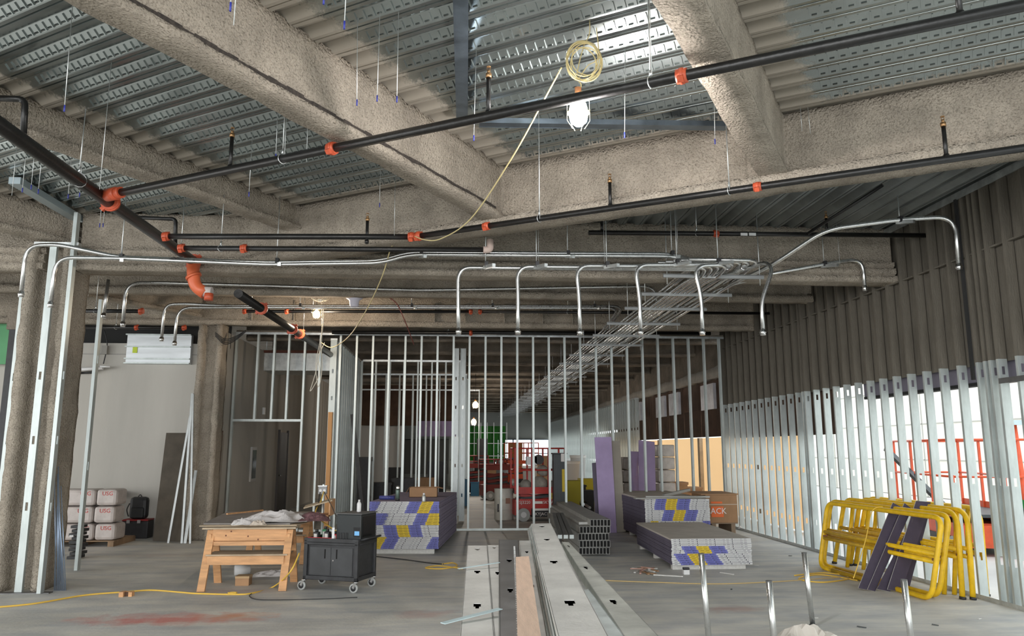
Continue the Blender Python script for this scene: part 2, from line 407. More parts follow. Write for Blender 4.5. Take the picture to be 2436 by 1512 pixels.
a, b = along(-12.35, 8.0, 10.35)
spray_beam('ceiling_beam', a, b, ib(.24, 4.25, ZT, .18, .06), 'short diagonal sprayed beam ending on the second column', seed=10)
rib = MB()
for px in (1033, 1106, 1199, 1290, 1361, 700, 600):
    x = oY(px, 760, 15.3).x; rib.box(x-.012, x+.012, 15.27, 15.36, 4.2, 4.6)
bs = [o for o in bpy.data.objects if o.get('label', '').startswith('sprayed cross beam with upright')][0]
obj('stiffener', rib, FIRE, bs)
ORD = ['first', 'second', 'third', 'fourth', 'fifth', 'sixth', 'seventh', 'eighth', 'ninth', 'tenth', 'eleventh', 'twelfth', 'thirteenth', 'fourteenth', 'fifteenth', 'sixteenth', 'seventeenth', 'eighteenth']
for i in range(15):
    Y = 18.0+i*2.5
    spray_beam('ceiling_beam', (-4.9, Y, 0), (6.4, Y, 0), ib(.24, 4.18, ZT+.02, .12, .08), '%s sprayed cross beam beyond the stud partition' % ORD[i], FIRE2 if i < 8 else FIRE, seg=.35, amp=.02, group='cross beams beyond the partition', seed=20+i)  # dark spray near, paler spray far: light from the end windows put into colour

# ------------------------------------------------------------------ columns
def column(name, cx, cy, ztop, label, seed, hw=.17, d=.36):
    mb = MB(); n = int(ztop/.09)
    o = [(-hw, -d/2), (hw, -d/2), (hw, -d/2+.10), (.045, -d/2+.14), (.045, d/2-.14), (hw, d/2-.10), (hw, d/2), (-hw, d/2), (-hw, d/2-.10), (-.045, d/2-.14), (-.045, -d/2+.14), (-hw, -d/2+.10)]
    P = []
    for i in range(len(o)):
        p, q = Vc(o[i]), Vc(o[(i+1) % len(o)]); k = max(1, int((q-p).length/.06))
        for t in range(k): P.append(p.lerp(q, t/k))
    k = len(P); ca, sa = math.cos(R(90)), math.sin(R(90))
    for i in range(n+1):
        z = ztop*i/n
        for p in P:
            w0 = Vc((cx+p.x*ca-p.y*sa, cy+p.x*sa+p.y*ca, z))
            mb.v.append(w0+noise.noise_vector(w0*4+Vc((seed, 0, 0)))*.02+noise.noise_vector(w0*11)*.012)
    for i in range(n):
        for j in range(k): q = i*k+j; r = i*k+(j+1) % k; mb.face((q, r, r+k, q+k), True)
    mb.face(range(k)[::-1]); mb.face([n*k+j for j in range(k)])
    return single(name, mb, FIRE, label, 'column')
column('steel_column', -5.31, 10.34, 4.36, 'thick sprayed steel column at the left edge framed by studs', 31, .27, .56)
column('steel_column', -4.86, 15.45, 4.12, 'sprayed steel column in front of the grey wall with sheets leaning on it', 32, .20, .46)
for i, (px, py) in enumerate(((1378, 1160), )):
    pass

# ------------------------------------------------------------------ steel studs
def stud_mesh(name, h, dep, fl=.035, holes=(), split=None, mats=None, hw=.035, hh=.09, t=.002):
    """stud standing on z=0, web in the x direction (depth), flanges towards +y, real punched holes"""
    mb = MB()
    def seg(z0, z1):
        hs = sorted([q for q in holes if z0 < q < z1]); z = z0
        for q in hs:
            mb.box(-dep/2, dep/2, -t/2, t/2, z, q-hh/2)
            mb.box(-dep/2, -hw/2, -t/2, t/2, q-hh/2, q+hh/2); mb.box(hw/2, dep/2, -t/2, t/2, q-hh/2, q+hh/2); z = q+hh/2
        mb.box(-dep/2, dep/2, -t/2, t/2, z, z1)
        for s in (-1, 1):
            mb.box(s*dep/2-t/2, s*dep/2+t/2, 0, fl, z0, z1)
            mb.box(min(s*dep/2, s*(dep/2-.01)), max(s*dep/2, s*(dep/2-.01)), fl-t, fl, z0, z1)
    if split: mb.mi(0); seg(0, split); mb.mi(1); seg(split, h)
    else: seg(0, h)
    return mb.mesh(name, mats or GALVL)
def put(name, me, parent, loc, rz=0, M=None):
    o = bpy.data.objects.new(name, me); COL.objects.link(o); o.parent = parent
    if M is not None: o.matrix_local = M
    else: o.location = Vc(loc)-wloc(parent); o.rotation_euler = (0, 0, rz)
    return o
# --- right wall
WX = 6.09
wr = struct('wall_right')
ZS = 2.68
smr = stud_mesh('stud', 4.76, .105, .035, (.45, 1.32, 2.55), ZS, [GALVL, GREY_SPRAY])
y = 8.20; k = 0
ys = []
while y < 17.5: ys.append(y); y += .35
ys += [8.42, 8.33, 7.9, 13.1, 13.2]
for y in ys: put('stud', smr, wr, (WX, y, .02))
smt = stud_mesh('stud', 4.76-2.45, .105, .035, (), ZS-2.45, [GALVL, GREY_SPRAY])
for y in (7.55, 7.2, 6.85, 6.5, 6.15, 5.8, 5.45, 5.1): put('stud', smt, wr, (WX, y, 2.45))
put('stud', smr, wr, (WX, 4.75, .02))
obj('floor_track', MB().box(WX-.07, WX+.07, 7.95, 17.5, 0, .02).box(WX-.072, WX-.070, 7.95, 17.5, 0, .05), GALV, wr)
obj('head_track', MB().box(WX-.07, WX+.07, 4.7, 17.5, DECK-.03, DECK).box(WX-.072, WX-.07, 4.7, 17.5, DECK-.09, DECK), GALV, wr)
obj('door_header_track', MB().box(WX-.07, WX+.07, 4.75, 8.2, 2.43, 2.45).box(WX-.072, WX-.07, 4.75, 8.2, 2.42, 2.48), GALVD, wr)
y = 4.7
while y < 17.5:
    y1 = min(17.5, y+1.22)
    obj('sheathing_panel', MB().box(WX+.068, WX+.082, y+.003, y1-.003, ZS, DECK), GREY_SPRAY, wr); y = y1
# horizontal blue chalk-coloured strap line on the wall at z about 4.0 : thin cold rolled channel
obj('bridging_channel', MB().box(WX-.02, WX+.02, 4.8, 17.4, 3.98, 4.0), GREY_SPRAY, wr)
# wall above the spandrel: dark post by the joint
obj('corner_post', MB().box(WX-.085, WX-.056, 8.60, 8.64, 2.5, 4.7), DARK, wr)

# --- partition across
wp = struct('wall_partition')
PY = 16.87
smp = stud_mesh('stud', 4.18, .09, .042, (), None, GALVL)
xs = [-2.56+.351*i for i in range(25)]
for i, x in enumerate(xs): put('stud', smp, wp, (x, PY, .01), R(90))
put('stud', smp, wp, (-2.99, PY, .01), R(90)); put('stud', smp, wp, (-3.32, PY, .01), R(90))
smh = stud_mesh('stud', 4.18-2.3, .09, .042, (), None, GALVL)
for x in (-4.32, -3.97, -3.66): put('stud', smh, wp, (x, PY, 2.3), R(90))
put('stud', smp, wp, (-4.78, PY, .01), R(90))
obj('door_header_track', MB().box(-4.78, -3.32, PY-.047, PY+.047, 2.28, 2.30).box(-4.78, -3.32, PY-.049, PY-.047, 2.28, 2.33), GALVL, wp)
obj('head_track', MB().box(-4.82, 5.95, PY-.047, PY+.047, 4.19, 4.2).box(-4.82, 5.95, PY-.05, PY-.047, 4.15, 4.2), GALV, wp)
obj('floor_track', MB().box(-3.3, 5.95, PY-.047, PY+.047, 0, .01).box(-3.3, 5.95, PY-.05, PY-.047, 0, .045), GALVL, wp)
# header fascia between track and cross beam
obj('head_plate', MB().box(-4.82, 5.95, PY-.02, PY+.02, 4.2, 4.24), FIRE2, wp)

# --- rows of studs deeper in
def row(name, pts, h, dep=.09, rz=0, holes=(), head=None, m=None):
    w_ = struct(name); me = stud_mesh('stud', h, dep, .04, holes, None, m or GALVL)
    for (x, y) in pts: put('stud', me, w_, (x, y, .01), rz)
    (x0, y0), (x1, y1) = pts[0], pts[-1]
    obj('head_track', MB().bar((x0, y0, h+.02), (x1, y1, h+.02), dep+.01, .05), GALV, w_)
    obj('floor_track', MB().bar((x0, y0, .005), (x1, y1, .005), dep+.01, .01), GALV, w_)
    return w_
row('wall_corridor', [(-2.80+.0*i, 17.3+.36*i) for i in range(14)], 4.1, .14, 0, (.4, 1.0, 1.6, 2.2, 2.8, 3.4))
row('wall_rooms', [(-2.55+.37*i, 20.6) for i in range(8)], 4.0, .09, R(90))
row('wall_rooms_rear', [(-3.1+.42*i, 24.4) for i in range(9)], 4.0, .09, R(90))
row('wall_rooms_far', [(-4.2+.5*i, 29.5) for i in range(11)], 3.9, .09, R(90))
row('wall_hall_left', [(.25-.012*i*i*.3, 25+.9*i) for i in range(14)], 3.9, .14, 0, (1.2, 2.4))
row('wall_hall_right', [(6.3, 27+.45*i) for i in range(60)], 3.45, .14, 0, (1.2, 2.4))
# double jamb stud near the passage
jm = stud_mesh('jamb_stud', 4.15, .13, .05, (.6, 1.3, 2.0, 2.7, 3.4), None, mat('jamb_galvanised', (.42, .45, .45), .4, .7, .3, 8, stretch=(1, 1, .3)), .03, .08)
jb = thing('jamb_post', 'wide perforated galvanised jamb post left of the white drum passage', 'post', (-.02, 18.95, 0))
put('stud', jm, jb, (-.07, 18.95, .01), 0); put('stud', jm, jb, (.10, 18.97, .01), R(180))

# ------------------------------------------------------------------ left side walls
WLY = 16.3
wl = struct('wall_left', MB().box(-16, -4.86, WLY, WLY+.12, 0, 3.86), WALLG)
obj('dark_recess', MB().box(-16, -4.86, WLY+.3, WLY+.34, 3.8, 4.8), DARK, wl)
seamm = mat('wall_joint', (.33, .32, .30), .9)
obj('wall_joint', MB().box(-16, -4.86, WLY-.004, WLY+.002, 3.62, 3.64), seamm, wl)
wd = struct('wall_left_side', MB().box(-4.98, -4.86, WLY, 55.5, 0, 4.12), mat('side_grey_gypsum', (.46, .44, .40), .9, 0, .12, 1, stretch=(1, 1, .2)))
dr = struct('door_1', MB().box(-4.86, -4.83, 21.5, 22.5, 0, 2.15), mat('dark_door', (.03, .025, .02), .5))
obj('door_handle', MB().cyl((-4.83, 21.62, 1.0), (-4.77, 21.62, 1.0), .02), CHROME, dr)
for (yy0, yy1) in ((21.42, 21.5), (22.5, 22.58)): obj('door_frame', MB().box(-4.86, -4.81, yy0, yy1, 0, 2.22), mat('dark_frame', (.06, .05, .045), .5), dr)
ec = thing('extinguisher_cabinet', 'recessed white fire extinguisher cabinet on the side wall beyond the door header', 'cabinet', (-4.86, 18.9, 1.0))
obj('cabinet_frame', MB().box(-4.86, -4.82, 18.7, 19.15, .95, 1.75), mat('pale_frame', (.45, .44, .42), .5), ec)
obj('glass_door', MB().box(-4.82, -4.81, 18.77, 19.08, 1.02, 1.68), mat('dark_glass', (.05, .055, .05), .1), ec)
obj('fire_alarm_box', MB().box(-4.86, -4.81, 19.6, 19.7, 2.55, 2.72), WHITE, None)
fa = bpy.data.objects['fire_alarm_box']; fa['label'] = 'small pale box high on the side wall above the cabinet'; fa['category'] = 'alarm box'
struct('wall_left_outer', MB().box(-16.1, -16, -7, 16.4, 0, 1.0).box(-16.1, -16, 11, 16.4, 1.0, 4.8), WALLG)
ga = oY(62, 740, 15.9); gb = oY(62, 866, 15.9); struct('wall_green_left', MB().box(-11, ga.x, 15.9, 15.95, gb.z, ga.z), GREEN2)
# end of hall
ew = struct('wall_end')
obj('upper_panel', MB().box(-5, 8, 55.4, 55.6, 2.35, 4.8), mat('end_wall_grey', (.42, .43, .41), .9), ew)
obj('lower_panel', MB().box(-5, 2.6, 55.4, 55.6, 0, 2.4), mat('end_wall_dark', (.25, .24, .22), .9), ew)
obj('sill_panel', MB().box(2.6, 8, 55.4, 55.6, 0, .5), mat('end_wall_dark', (.25, .24, .22), .9), ew)
wn = struct('window_1')
fr = MB()
for x in (2.6, 3.9, 5.2, 6.5, 7.8): fr.box(x-.04, x+.04, 55.3, 55.38, .5, 2.4)
for z in (.5, 1.4, 2.38): fr.box(2.6, 7.8, 55.3, 55.38, z-.03, z+.03)
obj('window_frame', fr, mat('window_frame_dark', (.12, .16, .2), .5), wn)
# green sheathing panels
gs = struct('wall_green_sheathing')
for i in range(6):
    x0 = -.1+i*.42+.28
    obj('sheathing_panel', MB().box(x0, x0+.41, 44.4, 44.44, 1.0, 3.0), GREEN, gs)
for i in range(8): obj('stud', MB().box(.15+i*.37, .19+i*.37, 44.28, 44.38, 0, 3.2), GALV, gs)
for z in (1.3, 2.0, 2.6): obj('rail', MB().box(.1, 2.8, 44.24, 44.28, z, z+.04), GALV, gs)
single('orange_door', MB().box(2.95, 3.75, 45.4, 45.5, 0, 2.05), mat('orange_wood', (.55, .22, .08), .7), 'orange wooden door panel standing beside the green sheathing far down the hall', 'panel')
bk = struct('wall_rooms_back', MB().box(-4.86, .0, 31.0, 31.1, 2.62, 4.7), BROWN)
obj('pale_panel', MB().box(-4.86, -2.2, 31.2, 31.3, 0, 2.6), mat('pale_panel', (.45, .44, .42), .9), bk)
obj('purple_panel', MB().box(-1.6, .0, 30.95, 31.0, 2.2, 2.8), PURPLE, bk)

# --- beyond the partition at the right: tarp, brown band, white edge beam
tm = mat('peach_tarp', (.80, .50, .25), .8)
N, L, B = nodes(tm)
tr = N.new('ShaderNodeBsdfTranslucent'); tr.inputs[0].default_value = (.95, .62, .33, 1)
ms = N.new('ShaderNodeMixShader'); ms.inputs[0].default_value = .62; L.new(B.outputs[0], ms.inputs[1]); L.new(tr.outputs[0], ms.inputs[2]); L.new(ms.outputs[0], N['Material Output'].inputs[0])
wb = struct('wall_tarp')
pts = []; nx = 60; nz = 8
for j in range(nz):
    for i in range(nx):
        y = 15.6+(32-15.6)*i/(nx-1); z = .02+2.0*j/(nz-1); pts.append((7.2+.05*math.sin(y*2.1)+.03*noise.noise(Vc((y*2, z, 0))), y, z))
obj('tarp_sheet', MB().grid(pts, nx, nz), tm, wb)
for y in (17.9, 22.4, 27): obj('timber_post', MB().box(7.02, 7.12, y-.09, y+.09, 0, 2.02), PLY, wb)
bb = struct('wall_brown_band')
y = 17.6
for i in range(9):
    obj('sheathing_panel', MB().box(6.62, 6.66, y+.01, y+1.55, 2.02, 2.75), BROWN, bb)
    obj('post', MB().box(6.58, 6.70, y-.10, y+.10, 2.75, 3.5), BROWN, bb)
    if i % 3 != 2:
        obj('foil_insulation', MB().box(6.52, 6.60, y+.2, y+1.25, 2.72, 3.38), mat('foil_faced_insulation', (.72, .73, .78), .4, .35, .25, 3, .5, 5), bb)
    obj('sheathing_panel', MB().box(6.74, 6.78, y+.01, y+1.55, 2.75, 3.6), BROWN, bb)
    y += 1.6
eb = MB(); pts = []
spray_beam('edge_beam', (6.5, 17.6, 0), (6.5, 55, 0), [(-.13, 3.48), (.13, 3.48), (.13, 3.72), (-.13, 3.72)], 'long pale sprayed edge beam running down the right side of the far hall', mat('pale_spray', (.45, .42, .37), .9, 0, .2, 4, .5, 30), seg=.3, amp=.03, seed=50)
struct('wall_right_far', MB().box(6.45, 6.5, 32, 55.5, 2.55, 3.6), mat('far_bright_panels', (.42, .46, .45), .6, .3, .3, 1.2, stretch=(1, 1, .1)))
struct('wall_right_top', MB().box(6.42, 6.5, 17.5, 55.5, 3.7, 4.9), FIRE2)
# exterior
fc = struct('wall_facade', MB().box(17, 17.3, -12, 60, 0, 9), CREAM)
jl = MB()
for z in (1.3, 2.6, 3.9): jl.box(16.98, 17, -12, 60, z, z+.03)
for i in range(18): jl.box(16.98, 17, -10+i*3.4, -9.96+i*3.4, 0, 9)
obj('panel_joint', jl, mat('joint_grey', (.45, .45, .42), .9), fc)
sf = struct('trim_1', MB().box(6.30, 6.42, 4.7, 11.6, 2.50, 3.1), mat('violet_grey_soffit', (.20, .185, .235), .8))
obj('edge', MB().box(6.29, 6.43, 4.7, 11.6, 2.46, 2.50), DARK, sf)
st = struct('trim_2', MB().box(6.3, 6.36, 12.6, 17.6, 1.95, 3.0), BROWN)

# ------------------------------------------------------------------ framing around the left column
fl = struct('wall_column_framing')
sms = stud_mesh('stud', 4.7, .09, .04, (1.45, 2.6), None, GALVL, .03, .11)
for (px, py, ztop, rz) in ((-22, 1403, 4.3, 0), (42, 1410, 4.3, 0), (100, 1412, 4.70, 90)):
    p = oZ(px, py, 0)
    me = stud_mesh('stud', ztop, .085, .045, (1.0, 1.8, 2.6), None, GALVL, .03, .1)
    put('stud', me, fl, (p.x, p.y, .01), R(rz))
p = oY(150, 1290, 11.6); me = stud_mesh('stud', 3.9, .085, .045, (1.45, 3.0), None, GALVL, .025, .12)
put('stud', me, fl, (-5.35, 11.75, .01), R(90))
obj('floor_track', MB().box(-5.6, -4.85, 9.95, 10.05, 0, .012), GALVD, fl)
obj('head_track', MB().box(-5.45, -4.9, 9.95, 10.03, 4.28, 4.32), GALV, fl)
a = oZ(35, 425, 4.74); b = oZ(188, 518, 4.74)
obj('overhead_track', MB().bar((a.x, a.y, 4.72), (b.x, b.y, 4.72), .13, .08), mat('pale_blue_galvanised', (.55, .65, .70), .35, .7), fl)
# overhead stud pieces under the near deck
a = oZ(1095, -60, 4.70); b = oZ(1099, 284, 4.70)
md = mat('dark_blue_galvanised', (.17, .21, .25), .38, .8, .3, 5)
mb = MB().bar((a.x, a.y, 4.72), (b.x, b.y, 4.72), .10, .008).bar((a.x-.05, a.y, 4.74), (b.x-.05, b.y, 4.74), .006, .05).bar((a.x+.05, a.y, 4.74), (b.x+.05, b.y, 4.74), .006, .05)
single('ceiling_track', mb, md, 'dark galvanised track fixed under the deck left of the work lamp', 'track')
a = oZ(1140, 296, 4.66); b = oZ(1728, 304, 4.66)
mb = MB().bar(a, b, .10, .008).bar(a+Vc((0, -.05, .02)), b+Vc((0, -.05, .02)), .006, .05).bar(a+Vc((0, .05, .02)), b+Vc((0, .05, .02)), .006, .05)
single('ceiling_track', mb, md, 'blue grey galvanised track running sideways behind the bright work lamp', 'track')
a = oY(2000, 458, 9.05); b = oY(2262, 460, 9.05)
single('ceiling_track', MB().bar(a, b, .09, .045), md, 'short dull track under the deck at the top of the right stud wall', 'track')

# ------------------------------------------------------------------ sprinkler piping
def coupling(parent, p, d, r):
    d = Vc(d).normalized(); p = Vc(p); mb = MB()
    mb.cyl(p-d*.035, p+d*.035, r*1.35, 14); mb.cyl(p-d*.014, p+d*.014, r*1.5, 14)
    s = d.orthogonal().normalized(); mb.obox(p+s*r*1.5, d*.02, s*.02, d.cross(s)*.02); mb.obox(p-s*r*1.5, d*.02, s*.02, d.cross(s)*.02)
    return obj('coupling', mb, ORANGE, parent)
def hangring(parent, p, r, ztop, rodr=.005):
    mb = MB(); p = Vc(p)
    mb.tube([p+Vc((0, math.sin(a)*(r+.006), math.cos(a)*(r+.006))) if False else p+Vc((math.sin(a)*(r+.006)*.7, math.sin(a)*(r+.006)*.7, math.cos(a)*(r+.006))) for a in [i*math.pi/6 for i in range(13)]], .004, 5)
    mb.cyl(p+Vc((0, 0, r+.006)), p+Vc((0, 0, r+.05)), .010, 6)
    mb.cyl(p+Vc((0, 0, r+.03)), (p.x, p.y, ztop), rodr, 6)
    return obj('hanger', mb, GALV, parent)
def sprig(parent, p, h, r=.017):
    mb = MB(); p = Vc(p); mb.cyl(p, p+Vc((0, 0, h)), r, 10); mb.cyl(p+Vc((0, 0, h*.02)), p+Vc((0, 0, .04)), r*1.35, 10)
    o = obj('sprig_pipe', mb, BLACKP, parent)
    mb = MB(); t = p+Vc((0, 0, h)); mb.cyl(t, t+Vc((0, 0, .035)), r*1.3, 10); mb.cyl(t+Vc((0, 0, .035)), t+Vc((0, 0, .06)), r*.7, 8); mb.bar(t+Vc((-.012, 0, .06)), t+Vc((-.012, 0, .085)), .004, .004).bar(t+Vc((.012, 0, .06)), t+Vc((.012, 0, .085)), .004, .004).cyl(t+Vc((0, 0, .085)), t+Vc((0, 0, .09)), .016, 8)
    obj('sprinkler_head', mb, mat('brass', (.42, .25, .12), .35, .8), parent)
mr_ = .062
main = thing('sprinkler_main', 'thick black sprinkler main running from the left edge to the orange elbow', 'pipe', (-3.45, 7, 4.1))
mz = 4.1
mx = -3.45
obj('pipe', MB().cyl((mx-.03, 2.5, mz), (mx, 9.95, mz), mr_, 20), BLACKP, main)
coupling(main, (mx, 7.55, mz), (0, 1, 0), mr_)
coupling(main, (mx, 9.98, mz), (0, 1, 0), mr_*1.05)
el = MB().tube(fillet([(mx, 9.98, mz), (mx, 10.03, mz), (mx+.02, 9.9, 3.98), (mx+.06, 9.9, 3.76), (mx+.20, 9.9, 3.66)], .08), mr_*1.25, 14)
el.cyl((mx+.03, 9.9, 3.9), (mx+.045, 9.9, 3.87), mr_*1.6, 14)
obj('elbow', el, mat('bright_orange_casting', (.62, .13, .05), .4), main)
obj('reducer', MB().cyl((mx+.14, 9.9, 3.69), (mx+.28, 9.9, 3.68), mr_*1.1, 12), mat('pale_fitting', (.55, .50, .48), .5), main)
obj('lower_cap', MB().cyl((mx+.25, 9.88, 3.57), (mx+.25, 9.88, 3.66), mr_*.9, 12), ORANGE, main)
hangring(main, (mx, 6.9, mz), mr_, DECK); hangring(main, (mx, 9.5, mz), mr_, DECK)
m2 = thing('sprinkler_main', 'black sprinkler main continuing under the cross girder towards the door header', 'pipe', (-2.9, 12, 3.78))
obj('pipe', MB().cyl((-3.0, 10.46, 3.78), (-2.86, 17.6, 3.78), mr_, 16), BLACKP, m2)
for yy in (11.6, 13.6, 14.2): coupling(m2, (-3.0+.14*(yy-10)/7.6, yy, 3.78), (0, 1, 0), mr_)
hangring(m2, (-2.94, 14.6, 3.78), mr_, DECK)
# branch 1
br = .036
p0 = oZ(275, 460, 4.1); p1 = oZ(2600, -22, 4.1); p1 = p0+(p1-p0)*((5.95-p0.x)/(p1.x-p0.x)); d = (p1-p0).normalized()
b1 = thing('sprinkler_branch', 'black sprinkler branch pipe crossing the whole upper view in front of the work lamp', 'pipe', p0)
obj('pipe', MB().cyl(p0, p1, br, 16), BLACKP, b1)
obj('tee', MB().cyl(p0-d*.12, p0+d*.02, br*1.7, 14).cyl(p0-d*.02, p0+d*.08, br*1.5, 14), ORANGE, b1)
def onseg(p0, p1, px):
    lo, hi = 0., 1.
    for _ in range(40):
        m = (lo+hi)/2; q = p0.lerp(p1, m)-_C; x = 1218+FPX*q.dot(_rt)/q.dot(_fw)
        if x < px: lo = m
        else: hi = m
    return p0.lerp(p1, lo)
for px in (790, 1622): coupling(b1, onseg(p0, p1, px), d, br)
for px in (672, 1548): hangring(b1, onseg(p0, p1, px), br, DECK)
for px, hh in ((547, .30), (1162, .30), (2285, .3)): sprig(b1, onseg(p0, p1, px), hh)
# branch 2
q0 = oZ(395, 562, 4.02); q1 = oZ(985, 563, 4.02); q2 = oZ(2600, 328, 4.02); q2 = q1+(q2-q1)*((5.95-q1.x)/(q2.x-q1.x))
b2_ = thing('sprinkler_branch', 'black sprinkler branch pipe hugging the face of the diagonal girder', 'pipe', q0)
obj('pipe', MB().cyl(q0, q1, .032, 14), BLACKP, b2_); obj('pipe', MB().cyl(q1, q2, .032, 14), BLACKP, b2_)
coupling(b2_, q0, q1-q0, .034); coupling(b2_, q1+Vc((-.03, 0, 0)), q1-q0, .036); coupling(b2_, q1+(q2-q1).normalized()*.06, q2-q1, .036)
coupling(b2_, onseg(q1, q2, 1157), q2-q1, .03); coupling(b2_, onseg(q1, q2, 1802), q2-q1, .03)
for px in (1283, 1735): hangring(b2_, onseg(q1, q2, px), .032, DECK)
for px, hh in ((1452, .26), (2252, .28)): sprig(b2_, onseg(q1, q2, px), hh)
sprig(b2_, onseg(q0, q1, 873)+Vc((0, 0, -.08)), .26)
# branch 3
q0 = oZ(432, 590, 3.95); q1 = oZ(1160, 594, 3.95)
b3_ = thing('sprinkler_branch', 'lower of the two level black sprinkler pipes above the long conduits', 'pipe', q0)
obj('pipe', MB().cyl(q0, q1, .03, 14), BLACKP, b3_)
coupling(b3_, q0, q1-q0, .032); coupling(b3_, onseg(q0, q1, 580), q1-q0, .032)
obj('elbow', MB().tube(fillet([q1-Vc((.05, 0, 0)), q1+Vc((.03, 0, 0)), q1+Vc((.03, .02, .12))], .06), .04, 12), mat('dusty_fitting', (.42, .33, .29), .8), b3_)
hangring(b3_, onseg(q0, q1, 525), .03, DECK)
# rear pipes
def rpipe(label, x0, y0, x1, y1, Y, r, cps=(), sp=()):
    a = oY(x0, y0, Y); b = oY(x1, y1, Y); t = thing('sprinkler_branch', label, 'pipe', a)
    obj('pipe', MB().cyl(a, b, r, 12), BLACKP, t)
    for c in cps: coupling(t, onseg(a, b, c), b-a, r)
    for c, hh in sp: sprig(t, onseg(a, b, c), hh)
    hangring(t, a.lerp(b, .3), r, DECK); return t
t = rpipe('black sprinkler pipe behind the diagonal girder reaching the right stud wall', 1400, 553, 2238, 560, 9.35, .03, (1703, 2236), ((1432, .2), (1968, .22)))
obj('tag', MB().obox(oY(1770, 557, 9.31), Vc((.045, 0, 0)), Vc((0, .003, 0)), Vc((0, 0, .018))).obox(oY(1790, 557, 9.31), Vc((.045, 0, 0)), Vc((0, .003, 0)), Vc((0, 0, .018))), WHITE, t)
rpipe('black sprinkler pipe along the beam left of the funnel shaped device', 578, 740, 1125, 741, 14.2, .03, (582, 682, 1120))
rpipe('black sprinkler pipe right of the funnel device, behind the hooked conduits', 1140, 741, 1830, 745, 14.2, .028, (1142,))
rpipe('black sprinkler pipe just above the partition head track', 790, 790, 1690, 793, 16.4, .04, (1120,))
rpipe('black pipe with red end cap above the louvred vent', 205, 778, 440, 779, 14.6, .03, (325, 438))
rpipe('short black pipe with red end cap left of the louvred vent', 180, 739, 338, 740, 12.2, .03, (336,))
t = thing('sprinkler_drop', 'slanting black pipe beside the upper right hooked conduit', 'pipe', oY(1922, 555, 9.0))
obj('pipe', MB().cyl(oY(1922, 555, 9.0), oY(2100, 440, 8.2), .02, 10), BLACKP, t)
t = thing('elbowed_pipe', 'black elbowed arm pipe at the upper left edge', 'pipe', oY(55, 315, 6.3))
obj('pipe', MB().tube(fillet([oY(-40, 232, 6.3), oY(60, 236, 6.3), oY(56, 318, 6.3)], .06), .026, 12), BLACKP, t)
t = thing('elbowed_pipe', 'small black elbowed arm pipe beyond the orange tee', 'pipe', oY(418, 590, 9.6))
obj('pipe', MB().tube(fillet([oY(330, 517, 9.6), oY(418, 521, 9.6), oY(417, 578, 9.6)], .05), .024, 12), BLACKP, t)
t = thing('sprinkler_drop', 'black drop pipe bending along the grey wall beside the white tube', 'pipe', oY(190, 887, 16.1))
obj('pipe', MB().tube(fillet([oY(236, 785, 16.15), oY(226, 885, 16.15), oY(190, 887, 16.15)], .08), .025, 10), BLACKP, t)
t = thing('wall_cable', 'dark hanging cable with small box on the grey wall left of the louvred vent', 'cable', oY(250, 865, 16.2))
obj('cable', MB().tube(smooth([oY(248, 785, 16.2), oY(255, 820, 16.2), oY(246, 865, 16.2)]), .012, 6), BLACK, t)
obj('junction_box', MB().obox(oY(250, 832, 16.2), Vc((.05, 0, 0)), Vc((0, .03, 0)), Vc((0, 0, .09))), mat('dull_box', (.25, .24, .22), .7), t)
single('white_tube', MB().cyl(oY(172, 879, 16.1), oY(245, 875, 16.1), .035, 12), WHITE, 'horizontal white plastic tube fixed to the grey wall at left', 'tube')
single('white_tube', MB().cyl(oY(238, 871, 16.05), oY(262, 872, 16.05), .018, 10), WHITE, 'short thin white tube above the longer white tube', 'tube')

# ------------------------------------------------------------------ conduits
def conduit(label, pts, r=.022, bend=.16, ends=(0,), name='conduit', group=None):
    pts = [Vc(p) for p in pts]; t = thing(name, label, 'conduit', pts[0], group)
    path = fillet(pts, bend, 8); rr_ = [(.0145 if (p.x > 2.6 and p.y > 10.3 and abs(p.z-3.96) < .03) else r) for p in path]; obj('tube', MB().tube(path, rr_, 14), CONDUIT, t)
    for e in ends:
        a = path[e]; b = path[1] if e == 0 else path[-2]; d = (b-a).normalized()
        obj('end_coupling', MB().cyl(a-d*.01, a+d*.06, r*1.35, 12).cyl(a+d*.02, a+d*.035, r*1.6, 12), CHROME, t)
    return t
RX0 = 2.90; RZ = 4.07
def rackx(i): return RX0+.070*i
CW = ['leftmost', 'second from left', 'third from left', 'fourth from left', 'fifth from left', 'rightmost']
tops = [(1100, 632), (1240, 630), (1380, 628), (1520, 626), (1660, 628)]
bots = [(1091, 793), (1232, 793), (1380, 795), (1524, 795), (1671, 795)]
mids = [(1090, 700), (1233, 705), (1378, 700), (1522, 705), (1669, 705)]
for i in range(5):
    Y = 9.10+.07*(4-i)
    p = oY(tops[i][0]+2, tops[i][1], Y); zt = p.z; low = oY(*mids[i], Y); bt = oY(*bots[i], Y)
    xr = rackx(2+i); pts = [bt, low, oY(tops[i][0]-12, tops[i][1]+22, Y), (p.x+.02, Y, zt), (xr, Y, zt), (xr, 9.95, zt), (xr, 10.3, RZ-.13)] if False else \
        [bt, low, oY(tops[i][0]-10, tops[i][1]+4, Y), (xr, Y, zt), (xr, 9.5, zt-.06), (xr, 10.0, 3.93), (xr, 54, 3.96)]
    conduit('%s of the hooked conduits hanging in a row over the hall' % CW[i], pts, .025, .17, group='row of hooked conduits')
# sixth (turns the other way)
Y = 9.0
conduit('rightmost of the hooked conduits in the row, bending back to the right', [oY(1815, 795, Y), oY(1812, 715, Y), oY(1838, 640, Y), oY(1822, 622, Y+.25), (rackx(8), 9.8, 3.95), (rackx(8), 54, 3.96)], .025, .12, group='row of hooked conduits')
